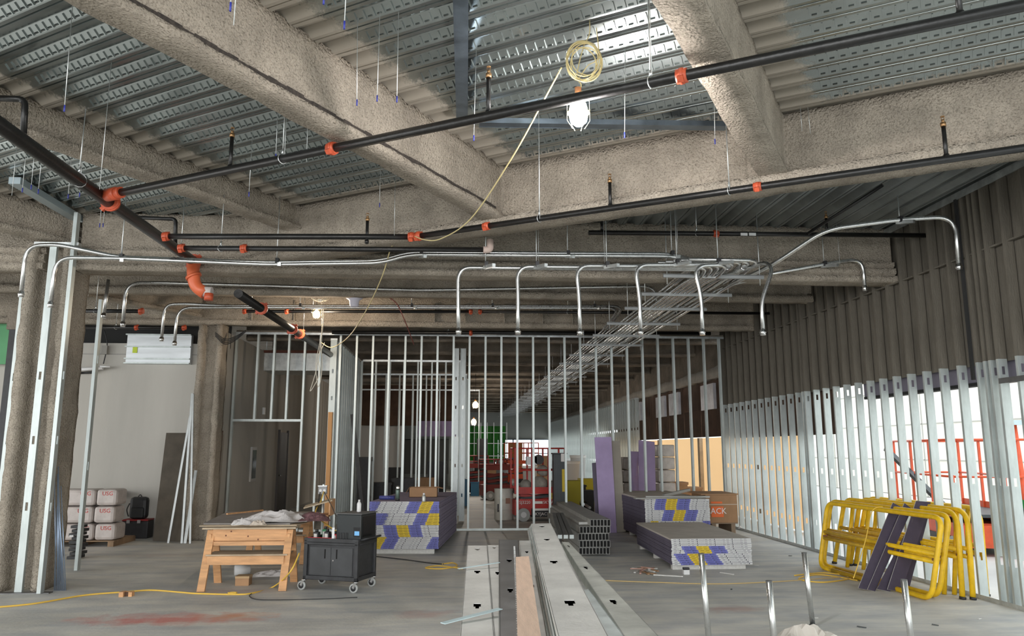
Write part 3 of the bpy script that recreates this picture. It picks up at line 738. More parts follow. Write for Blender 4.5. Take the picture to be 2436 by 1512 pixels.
# two conduits to the right wall
conduit('upper long conduit bending down beside the right stud wall', [oY(2282, 640, 8.55), oY(2272, 515, 8.55), oY(2140, 522, 8.75), oY(1965, 545, 9.0), oY(1838, 630, 9.5), (rackx(12), 10.0, 3.94), (rackx(12), 54, 3.96)], .027, .22)
conduit('lower conduit bending down near the right stud wall', [oY(2058, 690, 10.0), oY(2052, 615, 10.0), oY(1975, 625, 10.0), oY(1830, 652, 10.1), (rackx(11), 10.5, 3.95), (rackx(11), 54, 3.96)], .024, .2)
# left long pair
conduit('left conduit of the pair turning down at the framed column', [oY(50, 705, 9.5), oY(62, 585, 9.5), oY(135, 580, 9.45), oY(285, 612, 9.3), oY(640, 624, 9.3), oY(905, 620, 9.3), oY(970, 600, 9.3), oY(1600, 604, 9.3), oY(1660, 622, 9.5), (rackx(0), 10.1, 3.96), (rackx(0), 54, 3.96)], .024, .22)
conduit('right conduit of the pair turning down at the framed column', [oY(120, 730, 9.35), oY(132, 612, 9.35), oY(290, 614, 9.24), oY(640, 629, 9.24), oY(908, 625, 9.24), oY(973, 605, 9.24), oY(1605, 609, 9.24), oY(1665, 626, 9.4), (rackx(1), 10.1, 3.96), (rackx(1), 54, 3.96)], .024, .22)
conduit('conduit hook behind the cross girder left of the funnel device', [oY(292, 775, 11.7), oY(300, 672, 11.7), oY(380, 672, 11.7), oY(1000, 690, 12.3), oY(1555, 680, 12.3), (rackx(9), 13.2, 3.96), (rackx(9), 54, 3.96)], .026, .24)
conduit('short straight conduit stub left of the hook behind the girder', [oY(246, 755, 11.2), oY(258, 665, 11.2)], .024)
conduit('left of two rear conduit hooks beside the second column', [oY(384, 810, 13.9), oY(392, 724, 13.9), oY(440, 722, 13.9), oY(530, 727, 13.8), oY(1485, 728, 13.8), (rackx(-1), 14.6, 3.96), (rackx(-1), 54, 3.96)], .026, .26)
conduit('right of two rear conduit hooks beside the second column', [oY(415, 820, 13.7), oY(422, 731, 13.7), oY(530, 731, 13.7), oY(1475, 732, 13.7), (rackx(-2), 14.5, 3.96), (rackx(-2), 54, 3.96)], .026, .26)
for k, i in enumerate((7, 10)):
    conduit('rack conduit starting at the first rack bar, %s of two' % ('left' if k == 0 else 'right'), [(rackx(i), 9.3, 3.98), (rackx(i), 54, 3.96)], .022)
# small extra elbows at the near end of the rack
for k in range(5):
    x = 3.40+.085*k
    c = conduit('curved conduit elbow at the head of the rack, %s from left' % ORD[k], [(x-.9, 9.35-.05*k, 4.03), (x, 9.35-.05*k, 4.03), (x+.02, 9.9, 3.99), (x+.02, 10.3, 3.98)], .022, .16, ends=(), group='conduit elbows at the head of the rack')
# rack trapezes
ri = 0
for Y in [9.56, 10.75, 11.9, 13.4, 14.85]+[16.25+1.85*i for i in range(20)]:
    t = thing('rack_trapeze', '%s strut bar from the front carrying the conduit rack' % (ORD[ri] if ri < 18 else ('nineteenth', 'twentieth', 'twenty first', 'twenty second', 'twenty third', 'twenty fourth', 'last')[ri-18]), 'strut', (3.5, Y, 3.90), 'strut bars of the conduit rack')
    x0, x1 = 2.62, 3.95
    obj('strut', MB().box(x0, x1, Y-.018, Y+.018, 3.885, 3.925).box(x0, x1, Y-.021, Y+.021, 3.93, 3.934), mat('strut_steel', (.32, .33, .33), .45, .6), t)
    for xx in (x0+.05, x1-.05): obj('rod', MB().cyl((xx, Y, 3.80), (xx, Y, DECK), .006, 6), GALV, t)
    ri += 1
# hanger struts with rods on the long runs
def hanger(px, py, Y, ztop, label, w=.25, tilt=.16):
    p = oY(px, py, Y); t = thing('strut_hanger', label, 'hanger', p)
    obj('strut', MB().bar(p+Vc((-.02, .05, -.02)), p+Vc((tilt*.5, -w, -.06)), .04, .04), GALV, t)
    obj('rod', MB().cyl(p+Vc((-.01, .0, -.05)), (p.x-.01, p.y, ztop), .006, 6), GALV, t)
    obj('clamp', MB().box(p.x-.02, p.x+.02, p.y-.035, p.y+.035, p.z-.03, p.z+.04), BLACK, t)
for (px, py, lb) in ((290, 612, 'strut hanger on the left conduit pair near the column'), (660, 622, 'strut hanger on the conduit pair right of the orange elbow'), (1003, 603, 'strut hanger on the conduit pair above the first hooked conduit'), (1352, 604, 'strut hanger on the upper conduit pair over the third hooked conduit'), (1600, 604, 'strut hanger on the upper conduit pair by the rack head')):
    hanger(px, py, 9.3, DECK, lb, .12, .1)
for (px, py, lb) in ((1157, 630, 'strut hanger between first and second hooked conduits'), (1278, 630, 'strut hanger beside the second hooked conduit'), (1445, 630, 'strut hanger beside the third hooked conduit'), (1612, 624, 'strut hanger beside the fourth hooked conduit'), (1710, 622, 'long strut hanger beside the fifth hooked conduit')):
    hanger(px, py, 9.1, DECK, lb)
hanger(2142, 523, 8.75, DECK, 'strut hanger holding the upper right conduit', .15); hanger(1962, 628, 10.0, DECK, 'strut hanger holding the lower right conduit', .2)
for (px, py, lb) in ((600, 727, 'strut hanger on the rear conduit pair near second column'), (715, 727, 'strut hanger on the rear conduit pair by the small lamp'), (980, 727, 'strut hanger on the rear conduits right of the funnel device'), (1172, 727, 'strut hanger on the rear conduits between the first two hooks'), (1415, 728, 'strut hanger on the rear conduits near the bend to the rack')):
    hanger(px, py, 13.75, DECK, lb, .1)
# thin hanging wires with blue ends
WI = [(548, -10, 548, 22, 3.4, 1), (563, -10, 556, 60, 3.4, 0), (827, -10, 819, 65, 3.7, 1), (772, -8, 770, 6, 3.6, 1), (155, 175, 153, 262, 5.0, 1), (252, 290, 237, 450, 6.0, 0), (846, 165, 849, 248, 5.2, 1), (900, 150, 897, 238, 5.1, 1), (945, 153, 944, 240, 5.1, 1), (1132, 230, 1127, 332, 5.6, 1), (657, 320, 656, 375, 6.4, 1), (680, 310, 676, 385, 6.4, 0), (730, 318, 729, 385, 6.4, 0), (594, 430, 592, 465, 7.2, 1), (32, 415, 28, 465, 7.4, 0), (55, 415, 53, 455, 7.4, 1), (76, 410, 74, 448, 7.4, 1), (93, 425, 91, 458, 7.4, 1), (162, 440, 162, 470, 7.6, 1), (190, 425, 189, 466, 7.6, 1), (241, 500, 237, 538, 8.6, 1), (248, 500, 245, 538, 8.6, 1), (1282, 385, 1284, 520, 6.4, 0), (1490, 222, 1486, 325, 5.5, 1), (1545, -10, 1551, 180, 4.4, 0), (1702, 270, 1701, 340, 6.0, 1), (1728, 300, 1735, 450, 6.4, 0), (1903, 245, 1908, 312, 6.4, 0), (1920, 240, 1928, 318, 6.4, 0), (940, 420, 938, 560, 8.2, 0), (904, 430, 903, 490, 8.0, 1), (1280, 540, 1281, 630, 9.1, 0), (1436, 530, 1438, 625, 9.1, 0), (1702, 500, 1707, 590, 9.2, 0), (1610, 505, 1612, 600, 9.2, 0), (1992, 560, 1998, 628, 9.9, 0), (292, 540, 290, 610, 9.3, 0)]
for k, (x0, y0, x1, y1, Y, bl) in enumerate(WI):
    b = oY(x1, y1, Y); t_ = oY(x0, y0, Y); top = Vc((t_.x, t_.y, max(t_.z, DECK)))
    reg = 'upper left' if x1 < 800 and y1 < 300 else 'mid left' if x1 < 800 else 'upper centre' if x1 < 1500 and y1 < 400 else 'upper right' if y1 < 460 else 'central'
    same = [q for q in WI[:k] if (('upper left' if q[2] < 800 and q[3] < 300 else 'mid left' if q[2] < 800 else 'upper centre' if q[2] < 1500 and q[3] < 400 else 'upper right' if q[3] < 460 else 'central') == reg)]
    t = thing('hanging_wire', '%s thin hanger wire in the %s of the ceiling%s' % (ORD[len(same)], reg, ', with a blue tip' if bl else ''), 'wire', b, 'thin hanger wires under the deck')
    obj('wire', MB().cyl(b, top, .0026, 5), GALV, t)
    if bl: obj('blue_tip', MB().cyl(b-Vc((0, 0, .01)), b+Vc((0, 0, .035)), .0055, 6), mat('blue_tip', (.03, .04, .30), .5), t)

# ------------------------------------------------------------------ lamps and cables
bulbm = mat('lit_bulb', (1, 1, 1), .5, emit=(1.0, .96, .95, 120))
bulbw = mat('lit_warm_bulb', (1, 1, 1), .5, emit=(1.0, .85, .65, 25))
def lamp(px, py, Y, r, h, power, label, col, bm, rad=.05):
    p = oY(px, py, Y); t = thing('work_lamp', label, 'lamp', p)
    obj('bulb', MB().lathe([(r*.35, h*.5), (r*.8, h*.3), (r, 0), (r*.8, -h*.35), (r*.3, -h*.5)], p, 14), bm, t)
    cg = MB()
    for k in range(6):
        a = k*math.pi/3; cg.tube([p+Vc((math.cos(a)*q, math.sin(a)*q, z)) for q, z in ((r*.6, h*.75), (r*1.12, h*.45), (r*1.15, -h*.3), (r*.6, -h*.6))], .0018, 4)
    cg.tube([p+Vc((math.cos(a)*r*1.14, math.sin(a)*r*1.14, 0)) for a in [i*math.pi/6 for i in range(13)]], .003, 4)
    obj('wire_cage', cg, WIREY, t)
    obj('socket', MB().cyl(p+Vc((0, 0, h*.5)), p+Vc((0, 0, h*.5+.09)), .025, 10), mat('orange_socket', (.6, .25, .1), .5), t)
    if Y > 10: obj('cord', MB().cyl(p+Vc((0, 0, h*.5+.08)), (p.x, p.y, DECK), .006, 6), BLACK, t)
    l = bpy.data.lights.new('lamp_light', 'POINT'); l.energy = power; l.color = col; l.shadow_soft_size = rad
    o = bpy.data.objects.new('lamp_light', l); COL.objects.link(o); o.parent = t; o.location = (0, 0, -h*.5-.06)
    return t, p
LY = 5.15
lamp(1376, 268, LY, .072, .20, 110, 'glaring round work lamp hanging under the deck at upper centre', (1.0, .95, .93), bulbm, .07)
lamp(753, 746, 14.0, .06, .13, 70, 'small warm work lamp hanging in front of the rear beam at left', (1.0, .80, .60), bulbw)
lamp(1131, 962, 27, .10, .2, 80, 'upper of two small bright lamps far down the hall', (1.0, .9, .8), bulbw)
lamp(1127, 1003, 31, .10, .22, 110, 'lower of two small bright lamps far down the hall', (1.0, .9, .8), bulbw)
# coil over the lamp
t = thing('cable_coil', 'coiled pale yellow cable hanging above the bright work lamp', 'cable', oY(1388, 150, LY))
mb = MB(); c = oY(1388, 150, LY)
for k in range(7):
    rr = .125+.008*random.uniform(-2, 2); off = Vc((random.uniform(-.02, .02), random.uniform(-.03, .03), random.uniform(-.02, .02)))
    mb.tube([c+off+Vc((math.cos(a)*rr*.95, random.uniform(-.004, .004), math.sin(a)*rr*1.12)) for a in [i*2*math.pi/28+k for i in range(29)]], .0045, 6)
obj('coil', mb, WIREY, t)
mb = MB()
mb.tube(smooth([c+Vc((.04, 0, .50)), c+Vc((.05, 0, .25)), c+Vc((.0, 0, .12)), c+Vc((-.05, 0, -.1)), c+Vc((-.02, 0, -.17)), oY(1376, 225, LY)]), .004, 6)
mb.tube(smooth([c+Vc((.10, 0, .28)), c+Vc((.11, 0, .05)), c+Vc((.03, 0, -.02)), c+Vc((-.04, 0, -.13))]), .004, 6)
obj('strand', mb, WIREY, t)
mb = MB().tube(smooth([oY(1336, 160, LY), oY(1290, 245, 5.3), oY(1215, 380, 5.8), oY(1120, 520, 6.8), oY(1050, 567, 7.6), oY(1010, 570, 8.0), oY(975, 556, 8.4)]), .006, 7)
mb.tube(smooth([oY(975, 556, 8.4), oY(935, 580, 9.0), oY(908, 660, 9.6), oY(870, 740, 11), oY(830, 800, 13), oY(790, 826, 14), oY(765, 815, 14.5)]), .007, 7)
single('yellow_cable', mb, WIREY, 'long pale yellow cable sweeping from the coil down to the door header', 'cable')
t = thing('cable_coil', 'loose coil of pale wire above the small warm lamp', 'cable', oY(763, 690, 13.9)); c = oY(763, 690, 13.9); mb = MB()
for k in range(6):
    rr = .17+random.uniform(-.05, .05)
    mb.tube([c+Vc((math.cos(a)*rr+random.uniform(-.006, .006), (k-3)*.02, math.sin(a)*rr)) for a in [i*2*math.pi/20 for i in range(21)]], .006, 6)
mb.tube(smooth([c+Vc((0, 0, .6)), c, c+Vc((.03, 0, -.3)), oY(765, 800, 13.9), oY(752, 880, 13.9), oY(738, 930, 13.9), oY(760, 890, 13.9), oY(758, 850, 13.9), oY(772, 815, 13.9)]), .007, 6)
mb.tube(smooth([c+Vc((.05, 0, -.15)), oY(768, 780, 13.9), oY(752, 860, 13.9), oY(757, 920, 13.9), oY(766, 880, 13.9), oY(764, 820, 13.9)]), .006, 6)
obj('coil', mb, mat('pale_wire', (.62, .58, .48), .5), t)
single('red_cable', MB().tube(smooth([oY(866, 704, 13), oY(905, 700, 13), oY(940, 718, 13), oY(962, 760, 13), oY(985, 820, 14)]), .009, 6), mat('dark_red_cable', (.20, .05, .04), .5), 'dark red cable arching right of the white funnel device', 'cable')
mb = MB()
for k in range(4): mb.tube(smooth([oY(512, 790+3*k, 15.2), oY(535, 806+4*k, 15.2), oY(560, 800+3*k, 15.2), oY(585, 785+k, 15.2)]), .008, 6)
single('cable_bundle', mb, BLACKP, 'sagging dark cables between the second column and the door frame', 'cable')
t = thing('funnel_device', 'white funnel shaped device hanging by the rear beam', 'device', oY(843, 712, 13))
c = oY(843, 712, 13)
obj('funnel', MB().lathe([(.055, -.16), (.07, -.15), (.085, -.05), (.15, .0), (.155, .015), (.06, .03), (.03, .035)], c+Vc((0, 0, .03)), 20), mat('violet_white_plastic', (.66, .64, .74), .4), t)
obj('mount', MB().box(c.x-.04, c.x+.04, c.y-.04, c.y+.04, c.z+.06, c.z+.15), WHITE, t)
# louvred vent on the left wall
a = oY(305, 795, 16.2); b = oY(452, 866, 16.2)
t = thing('louvre_panel', 'silver horizontal sheet metal vent panel on the grey wall with a yellow green sticker', 'vent', ((a.x+b.x)/2, 16.2, b.z))
obj('panel', MB().box(a.x, b.x, 16.18, 16.3, b.z, a.z), mat('sheet_silver', (.66, .69, .71), .4, .6, .2, 2, stretch=(.3, 1, 3)), t)
H_ = a.z-b.z
for f in (0.0, .15, .56, .97): obj('ridge', MB().box(a.x-.02, b.x, 16.13, 16.18, b.z+H_*f, b.z+H_*f+.025), GALVL, t)
q = oY(321, 832, 16.17); obj('sticker', MB().box(q.x-.045, q.x+.045, 16.165, 16.178, q.z-.06, q.z+.06), mat('lime_sticker', (.55, .68, .05), .6), t)
# duct beyond the door header
a = oY(622, 838, 19.5); b = oY(757, 882, 19.5)
t = thing('air_duct', 'rectangular galvanised air duct hanging beyond the door header', 'duct', ((a.x+b.x)/2, 19.5, b.z))
obj('duct_body', MB().box(a.x, b.x+.3, 19.5, 20.6, b.z, a.z), GALV, t, .01)
obj('flange', MB().box(a.x-.06, a.x+.02, 19.45, 20.65, b.z-.04, a.z+.04), GALVD, t)
obj('flange', MB().box(a.x-.05, b.x+.3, 19.42, 19.5, a.z-.01, a.z+.05), mat('rusty_strip', (.14, .05, .035), .8), t)
for xx in (a.x+.1, b.x): obj('rod', MB().cyl((xx, 19.6, a.z), (xx, 19.6, DECK), .008, 6), GALV, t)

# ================================================================== things on the floor
def plate(a0, a1, b0, b1, holes, z, drop=.04, t=.003, hw=.26, hl=.06, extra=0, skirt=True):
    """channel lying web up: a0,a1 the far end corners (left,right), b0,b1 the near end corners; real knock-out holes at fractions"""
    mb = MB(); a0, a1, b0, b1 = [Vc((p.x, p.y, z)) for p in (a0, a1, b0, b1)]
    Ln = ((a0+a1)/2-(b0+b1)/2).length
    def P(s, f): return (a0.lerp(a1, s)).lerp(b0.lerp(b1, s), f)
    dn = Vc((0, 0, -t))
    def quadbox(s0, s1, f0, f1):
        q = [P(s0, f0), P(s1, f0), P(s1, f1), P(s0, f1)]; n = len(mb.v); mb.v += q+[p+dn for p in q]
        for k in ((3, 2, 1, 0), (4, 5, 6, 7), (0, 1, 5, 4), (1, 2, 6, 5), (2, 3, 7, 6), (3, 0, 4, 7)): mb.face([n+i for i in k])
    f = 0; hf = hl/Ln
    for h_ in sorted(holes):
        quadbox(0, 1, f, h_-hf); quadbox(0, .5-hw/2, h_-hf, h_+hf); quadbox(.5+hw/2, 1, h_-hf, h_+hf)
        quadbox(.5-hw/2, .5-hw/4, h_+hf*.3, h_+hf); quadbox(.5+hw/4, .5+hw/2, h_+hf*.3, h_+hf); f = h_+hf
    quadbox(0, 1, f, 1)
    if holes and skirt:
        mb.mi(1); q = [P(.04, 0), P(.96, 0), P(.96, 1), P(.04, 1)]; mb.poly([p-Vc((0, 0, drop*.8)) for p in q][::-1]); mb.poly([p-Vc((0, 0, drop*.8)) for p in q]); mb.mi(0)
    if skirt:
        for s in (0, 1):
            p, q = P(s, 0), P(s, 1); mb.bar(p-Vc((0, 0, drop/2)), q-Vc((0, 0, drop/2)), t, drop)
    return mb
def pl(a0, a1, b0, b1, z): return [oZ(*p, z) for p in (a0, a1, b0, b1)]
# two timber trestles that carry the long steel
for k, y in enumerate((3.3, 2.0)):
    t = thing('timber_trestle', 'low timber trestle under the %s end of the long steel studs' % ('far' if k == 0 else 'near'), 'trestle', (.45, y, 0))
    x0, x1 = (-.12, .98) if k == 0 else (-.08, .85)
    obj('top_beam', MB().box(x0, x1, y-.045, y+.045, .80, .89), PINE, t)
    for x in (x0+.1, x1-.1):
        for s in (-1, 1): obj('leg', MB().bar((x, y+s*.22, 0), (x, y+s*.03, .80), .06, .04, (1, 0, 0)), PINE, t)
# left pair
T0 = .98
INNER_SHADE = mat('stud_inside_shade', (.06, .06, .06), .7)  # near-black plate under the knockouts, shade inside the stud put into its colour
p = pl((1113, 1297), (1158, 1297), (1092, 1560), (1178, 1560), T0)
single('steel_stud', plate(*p, (.07, .40, .72), T0, .09), [GALVF, INNER_SHADE], 'wide mill steel stud with knockouts at the left edge of the foreground pile', 'stud')
p = pl((1160, 1296), (1190, 1296), (1181, 1560), (1235, 1560), T0)
single('steel_stud', plate(*p, (.05, .42), T0, .09), [GALVF, INNER_SHADE], 'mill steel stud between the left edge stud and the dark track', 'stud')
p = pl((1187, 1283), (1233, 1284), (1190, 1560), (1248, 1560), T0+.02)
mb = plate(*p, (.33, .636), T0+.02, .05)
single('steel_track', mb, [GALVD, INNER_SHADE], 'dark steel track lying between pale studs in the foreground pile', 'track')
mb = MB(); a0, a1, b0, b1 = p
rd = MB()
for i in range(60):
    f = .12+.8*i/60; q = a0.lerp(b0, f).lerp(a1.lerp(b1, f), .78); rd.box(q.x-.006, q.x+.006, q.y-.003, q.y+.003, T0+.02, T0+.0225)
tr_ = [o for o in bpy.data.objects if o.name.startswith('steel_track')][0]
o = obj('punched_lug', rd, CONDUIT, None); o.parent = tr_
for v_ in o.data.vertices: v_.co -= tr_.location
stuff(o)
p = pl((1236, 1285), (1262, 1285), (1262, 1560), (1320, 1560), T0-.03)
single('steel_stud', plate(*p, (.2, .6), T0-.03, .06), [GALVF, INNER_SHADE], 'shadowed steel stud lying beneath the wooden plank', 'stud')
# plank
p = pl((1227, 1324), (1258, 1322), (1232, 1560), (1294, 1560), T0+.03)
mb = MB(); q = [Vc((v.x, v.y, T0+.03)) for v in p]; mb.v = [q[0], q[1], q[3], q[2]]+[v-Vc((0, 0, .035)) for v in (q[0], q[1], q[3], q[2])]
for k in ((3, 2, 1, 0), (4, 5, 6, 7), (0, 1, 5, 4), (1, 2, 6, 5), (2, 3, 7, 6), (3, 0, 4, 7)): mb.face(k)
single('wooden_plank', mb, mat('pinkish_plank', (.76, .56, .43), .7, 0, .12, 5, .2, 30, stretch=(8, 1, 1)), 'pinkish bare wooden plank lying on the dark steel track', 'plank')
# central stack : four nested studs
for k in range(5):
    dx = -5*k; z = 1.06-.028*k
    p = pl((1264+dx*.4, 1245+3*k), (1310+dx*.2, 1244+3*k), (1340-9*k, 1560), (1466-4*k, 1560), z)
    single('steel_stud', plate(*p, (.059, .276) if k == 0 else (), z, .024), [GALVF if k % 2 == 0 else GALVL, INNER_SHADE],
           'pale steel stud of the central foreground stack, %s' % ('topmost layer' if k == 0 else ORD[k]+' layer from the top'), 'stud', 'central foreground stud stack')
p = pl((1278, 1321), (1342, 1320), (1339, 1560), (1467, 1560), 1.064)
single('steel_stud', plate(*p, (.151, .659), 1.075, .013), [GALVF, INNER_SHADE], 'overlapping pale stud end lying on the central foreground stack', 'stud')
p = pl((1336, 1288), (1353, 1289), (1517, 1560), (1612, 1560), .97)
single('steel_stud', plate(*p, (.079, .393, .71), .97, .05), [mat('dusty_stud', (.46, .47, .43), .55, .15, .3, 5, .1, 30), INNER_SHADE], 'dusty grey steel stud angled out to the right of the central stack', 'stud')
p = pl((1388, 1402), (1400, 1400), (1470, 1560), (1520, 1560), 1.0)
single('steel_stud', plate(*p, (), 1.0, .05), GALVL, 'short bright stud wedge between the central stack and the angled stud', 'stud')
# pale blue strips
for k, (a, b, w_) in enumerate((((1090, 1352), (1188, 1337), .022), ((1053, 1482), (1190, 1447), .032))):
    A_ = oZ(*a, T0+.012); B_ = oZ(*b, T0+.03)
    single('blue_strip', MB().bar(A_, B_, w_, .003), TEAL, 'pale blue plastic strip across the left studs, %s of two' % ('farther' if k == 0 else 'nearer'), 'strip')

# bundle of boxed studs behind
def box_bundle(x0, x1, y0, y1, rows, n, zc, label, sh=.0):
    t = thing('stud_bundle', label, 'stud bundle', ((x0+x1)/2, y0, 0))
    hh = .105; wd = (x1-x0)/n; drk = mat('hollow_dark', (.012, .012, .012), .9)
    obj('timber_block', MB().box(x0, x1, y0+.3, y0+.4, 0, .03).box(x0, x1, y1-.4, y1-.3, 0, .03), GYPE, t)
    for r in range(rows):
        z0 = .03+r*(hh+.005); off = (0, .01, -.01, .015, .12)[r % 5]*1.0
        xa = x0+off if r < rows-1 else x0+(x1-x0)*.38
        k = int(round((x1-xa)/wd))
        for i in range(k):
            xx = xa+i*wd
            mb = MB(); tt = .004
            mb.box(xx+.001, xx+tt, y0, y1, z0, z0+hh).box(xx+wd-tt, xx+wd-.001, y0, y1, z0, z0+hh).box(xx, xx+wd, y0, y1, z0, z0+tt).box(xx, xx+wd, y0, y1, z0+hh-tt, z0+hh)
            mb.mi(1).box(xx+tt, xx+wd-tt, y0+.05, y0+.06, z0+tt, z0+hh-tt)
            obj('stud', mb, [mat('bundle_steel', (.42, .42, .40), .5, .5, .2, 6), drk], t)
    obj('loose_plate', MB().box(x0+.05, x0+(x1-x0)*.4, y0+.3, y1, .03+(rows-1)*(hh+.005), .05+(rows-1)*(hh+.005)+.02), mat('bundle_steel', (.42, .42, .40), .5, .5, .2, 6), t)
    return t
a = oZ(1378, 1323, 0); b = oZ(1449, 1321, 0)
box_bundle(a.x, b.x, a.y, a.y+4.4, 5, 9, 0, 'stacked bundle of hollow steel studs with dark open ends behind the foreground pile')
t = thing('channel_piece', 'dark steel channels leaning between the central stack and the bundle', 'channel', oZ(1340, 1290, .0))
for k in range(3):
    A_ = oZ(1318+9*k, 1222, .55)+Vc((0, 0, 0)); B_ = oZ(1332+14*k, 1276, .38)
    obj('channel', MB().bar(A_, B_, .06, .05), GALVD, t)
    obj('end_lip', MB().bar(B_, B_+(B_-A_).normalized()*.004, .066, .056), GALVL, t)
for k in range(2):
    obj('prop', MB().bar(oZ(1322+10*k, 1300, 0), oZ(1325+12*k, 1240, .45), .04, .03), GALVD, t)

# ---- drywall stacks
TW = mat('end_tape_white', (.62, .62, .62), .6); TB = mat('end_tape_blue', (.17, .18, .50), .6); TY = mat('end_tape_yellow', (.70, .50, .03), .6)
PB = mat('tape_print_blue', (.05, .05, .16), .8); PYY = mat('tape_print_olive', (.30, .20, .02), .8)
PRN = mat('tape_print', (.06, .06, .08), .8)
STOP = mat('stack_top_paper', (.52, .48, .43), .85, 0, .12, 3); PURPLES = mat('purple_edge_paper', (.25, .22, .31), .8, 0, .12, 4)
def drystack(label, c0, c1, length, z0, rows, pattern, thick, skew=(0, 0), group=None, ddir=None, side=PURPLE, lean=0.0):
    """c0,c1: left and right bottom corners of the end facing the camera (world); the boards run back along the horizontal normal"""
    c0 = Vc(c0); c1 = Vc(c1); W_ = (c1-c0).length; ex = (c1-c0).normalized(); ey = Vc((-ex.y, ex.x, 0)) if ddir is None else Vc(ddir).normalized()
    t = thing('drywall_stack', label, 'drywall stack', (c0+c1)/2, group)
    # spacers
    for f in (.04, .5, .95):
        obj('spacer_board', MB().bar(c0+ey*length*f+Vc((0, 0, z0/2))+ex*.02, c1+ey*length*f+Vc((0, 0, z0/2))-ex*.08, .09, z0-.004), GYPE, t)
    rnd = random.Random(len(label))
    for r in range(rows):
        z = z0+r*thick; dx = rnd.uniform(-.006, .006)+lean*r; dy = rnd.uniform(-.008, .008)
        A_ = c0+ex*dx+ey*dy+Vc((0, 0, z)); hx = ex*(W_/2); hz = Vc((0, 0, (thick-.0025)/2))
        mb = MB(); C0 = A_+hx+ey*length/2+hz+Vc((0, 0, .001))
        mb.mi(0).obox(C0, hx, ey*(length/2), hz)
        segs = pattern(rows-1-r)
        for (s0, s1, m_) in segs:
            s0 = max(0, s0); s1 = min(1, s1)
            if s1-s0 < .003: continue
            ce = A_+ex*(W_*(s0+s1)/2)-ey*.001+Vc((0, 0, thick/2)); mb.mi(m_).obox(ce, ex*(W_*(s1-s0)/2), ey*.0015, hz*.98)
        def mark(s0, s1, m_, f=.13):
            if s0 < .005 or s1 > .995: return
            ce = A_+ex*(W_*(s0+s1)/2)-ey*.0028+Vc((0, 0, thick*.5)); mb.mi(m_).obox(ce, ex*(W_*(s1-s0)/2), ey*.0004, Vc((0, 0, thick*f)))
        for (s0, s1, m_) in segs:
            w_ = s1-s0
            if m_ == 2 and w_ > .1: mark(s0+.03, s0+w_*.5, 5); mark(s0+w_*.55, s1-.02, 5); mark(s0+w_*.6, s0+w_*.68, 4, .2)
            elif m_ == 3 and w_ > .1: mark(s0+.025, s0+w_*.44, 6); mark(s0+w_*.58, s1-.025, 6)
            elif m_ == 1:
                q = s0+.03; k_ = 0
                while q < s1-.04:
                    if k_ % 8 == 2: mark(q, q+.014, 4, .26); q += .03
                    elif k_ % 8 in (0, 7): mark(q, q+.035, 4, .09); q += .05
                    else: mark(q, q+.007, 4, .12); q += .018
                    k_ += 1
        obj('drywall_board', mb, [side if r < rows-1 or side is PURPLES else STOP, TW, TB, TY, PRN, PB, PYY], t)
    return t, ex, ey, W_
def patL(r):   # r counted from the top, 28 rows, four printed bands of seven
    g, k = divmod(r, 7); s = k/7
    if g == 0: o = -.08*s; return [(0, .16+o, 2), (.14+o, .57+o, 1), (.57+o, .75+o, 2), (.75+o, .92+o, 3), (.92+o, 1, 2)]
    if g == 1: o = -.07*s; return [(0, .08+o, 3), (.08+o, .28+o, 2), (.25+o, .68+o, 1), (.68+o, .86+o, 2), (.86+o, 1, 3)]
    if g == 2: o = .04*s; return [(0, .20+o, 1), (.20+o, .39+o, 2), (.39+o, .56+o, 3), (.56+o, .74+o, 2), (.74+o, 1, 1)]
    o = -.09*s; return [(0, .06+o, 1), (.06+o, .25+o, 3), (.25+o, .44+o, 2), (.44+o, .90+o, 1), (.90+o, 1, 2)]
a = oZ(876, 1318, 0); b = oZ(1043, 1318, 0)
z_top = oY((876+1043)/2, 1192, a.y).z
rows = 28; z0 = .085
tl, ex, ey, W_ = drystack('tall stack of purple boards with blue and yellow end tape, carrying a cardboard box', a, b, 2.9, z0, rows, patL, (z_top-z0)/rows, ddir=(.10, 1, 0), side=PURPLES)
ST = z_top
# things on it
def onst(px, py): return oZ(px, py, ST)
q = onst(1012, 1182); t = thing('cardboard_box', 'open brown cardboard box standing on the tall left board stack', 'box', (q.x, q.y, ST))
bw, bd, bh = .52, .34, .17; y0 = q.y
x0 = oY(973, 1180, y0).x; x1 = oY(1040, 1180, y0).x
cm = CARD
obj('front_panel', MB().box(x0, x1, y0, y0+.006, ST, ST+bh), cm, t); obj('back_panel', MB().box(x0, x1, y0+bd, y0+bd+.006, ST, ST+bh), cm, t)
obj('side_panel', MB().box(x0, x0+.006, y0, y0+bd, ST, ST+bh), cm, t); obj('side_panel', MB().box(x1-.006, x1, y0, y0+bd, ST, ST+bh), cm, t); obj('base', MB().box(x0, x1, y0, y0+bd, ST, ST+.006), cm, t)
obj('flap', MB().bar(((x0+x1)/2+.06, y0-.05, ST+bh+.01), ((x0+x1)/2+.06, y0, ST+bh), (x1-x0)*.9, .005), cm, t)
obj('flap', MB().bar((x1, y0+bd/2, ST+bh), (x1+.1, y0+bd/2, ST+bh-.02), bd, .005), cm, t)
obj('flap', MB().bar((x0, y0+bd/2, ST+bh), (x0-.06, y0+bd/2, ST+bh-.10), bd, .005), cm, t)
q = onst(946, 1190); t = thing('thermos_flask', 'steel and green thermos flask standing on the tall left board stack', 'flask', (q.x, q.y-.03, ST)); c = Vc((q.x, q.y-.03, ST))
obj('body', MB().lathe([(.034, .03), (.037, .04), (.037, .17), (.034, .19)], c, 18), mat('flask_green', (.10, .14, .12), .3, .4), t)
obj('cap', MB().lathe([(.030, .19), (.031, .20), (.031, .235), (.024, .245)], c, 18), CHROME, t)
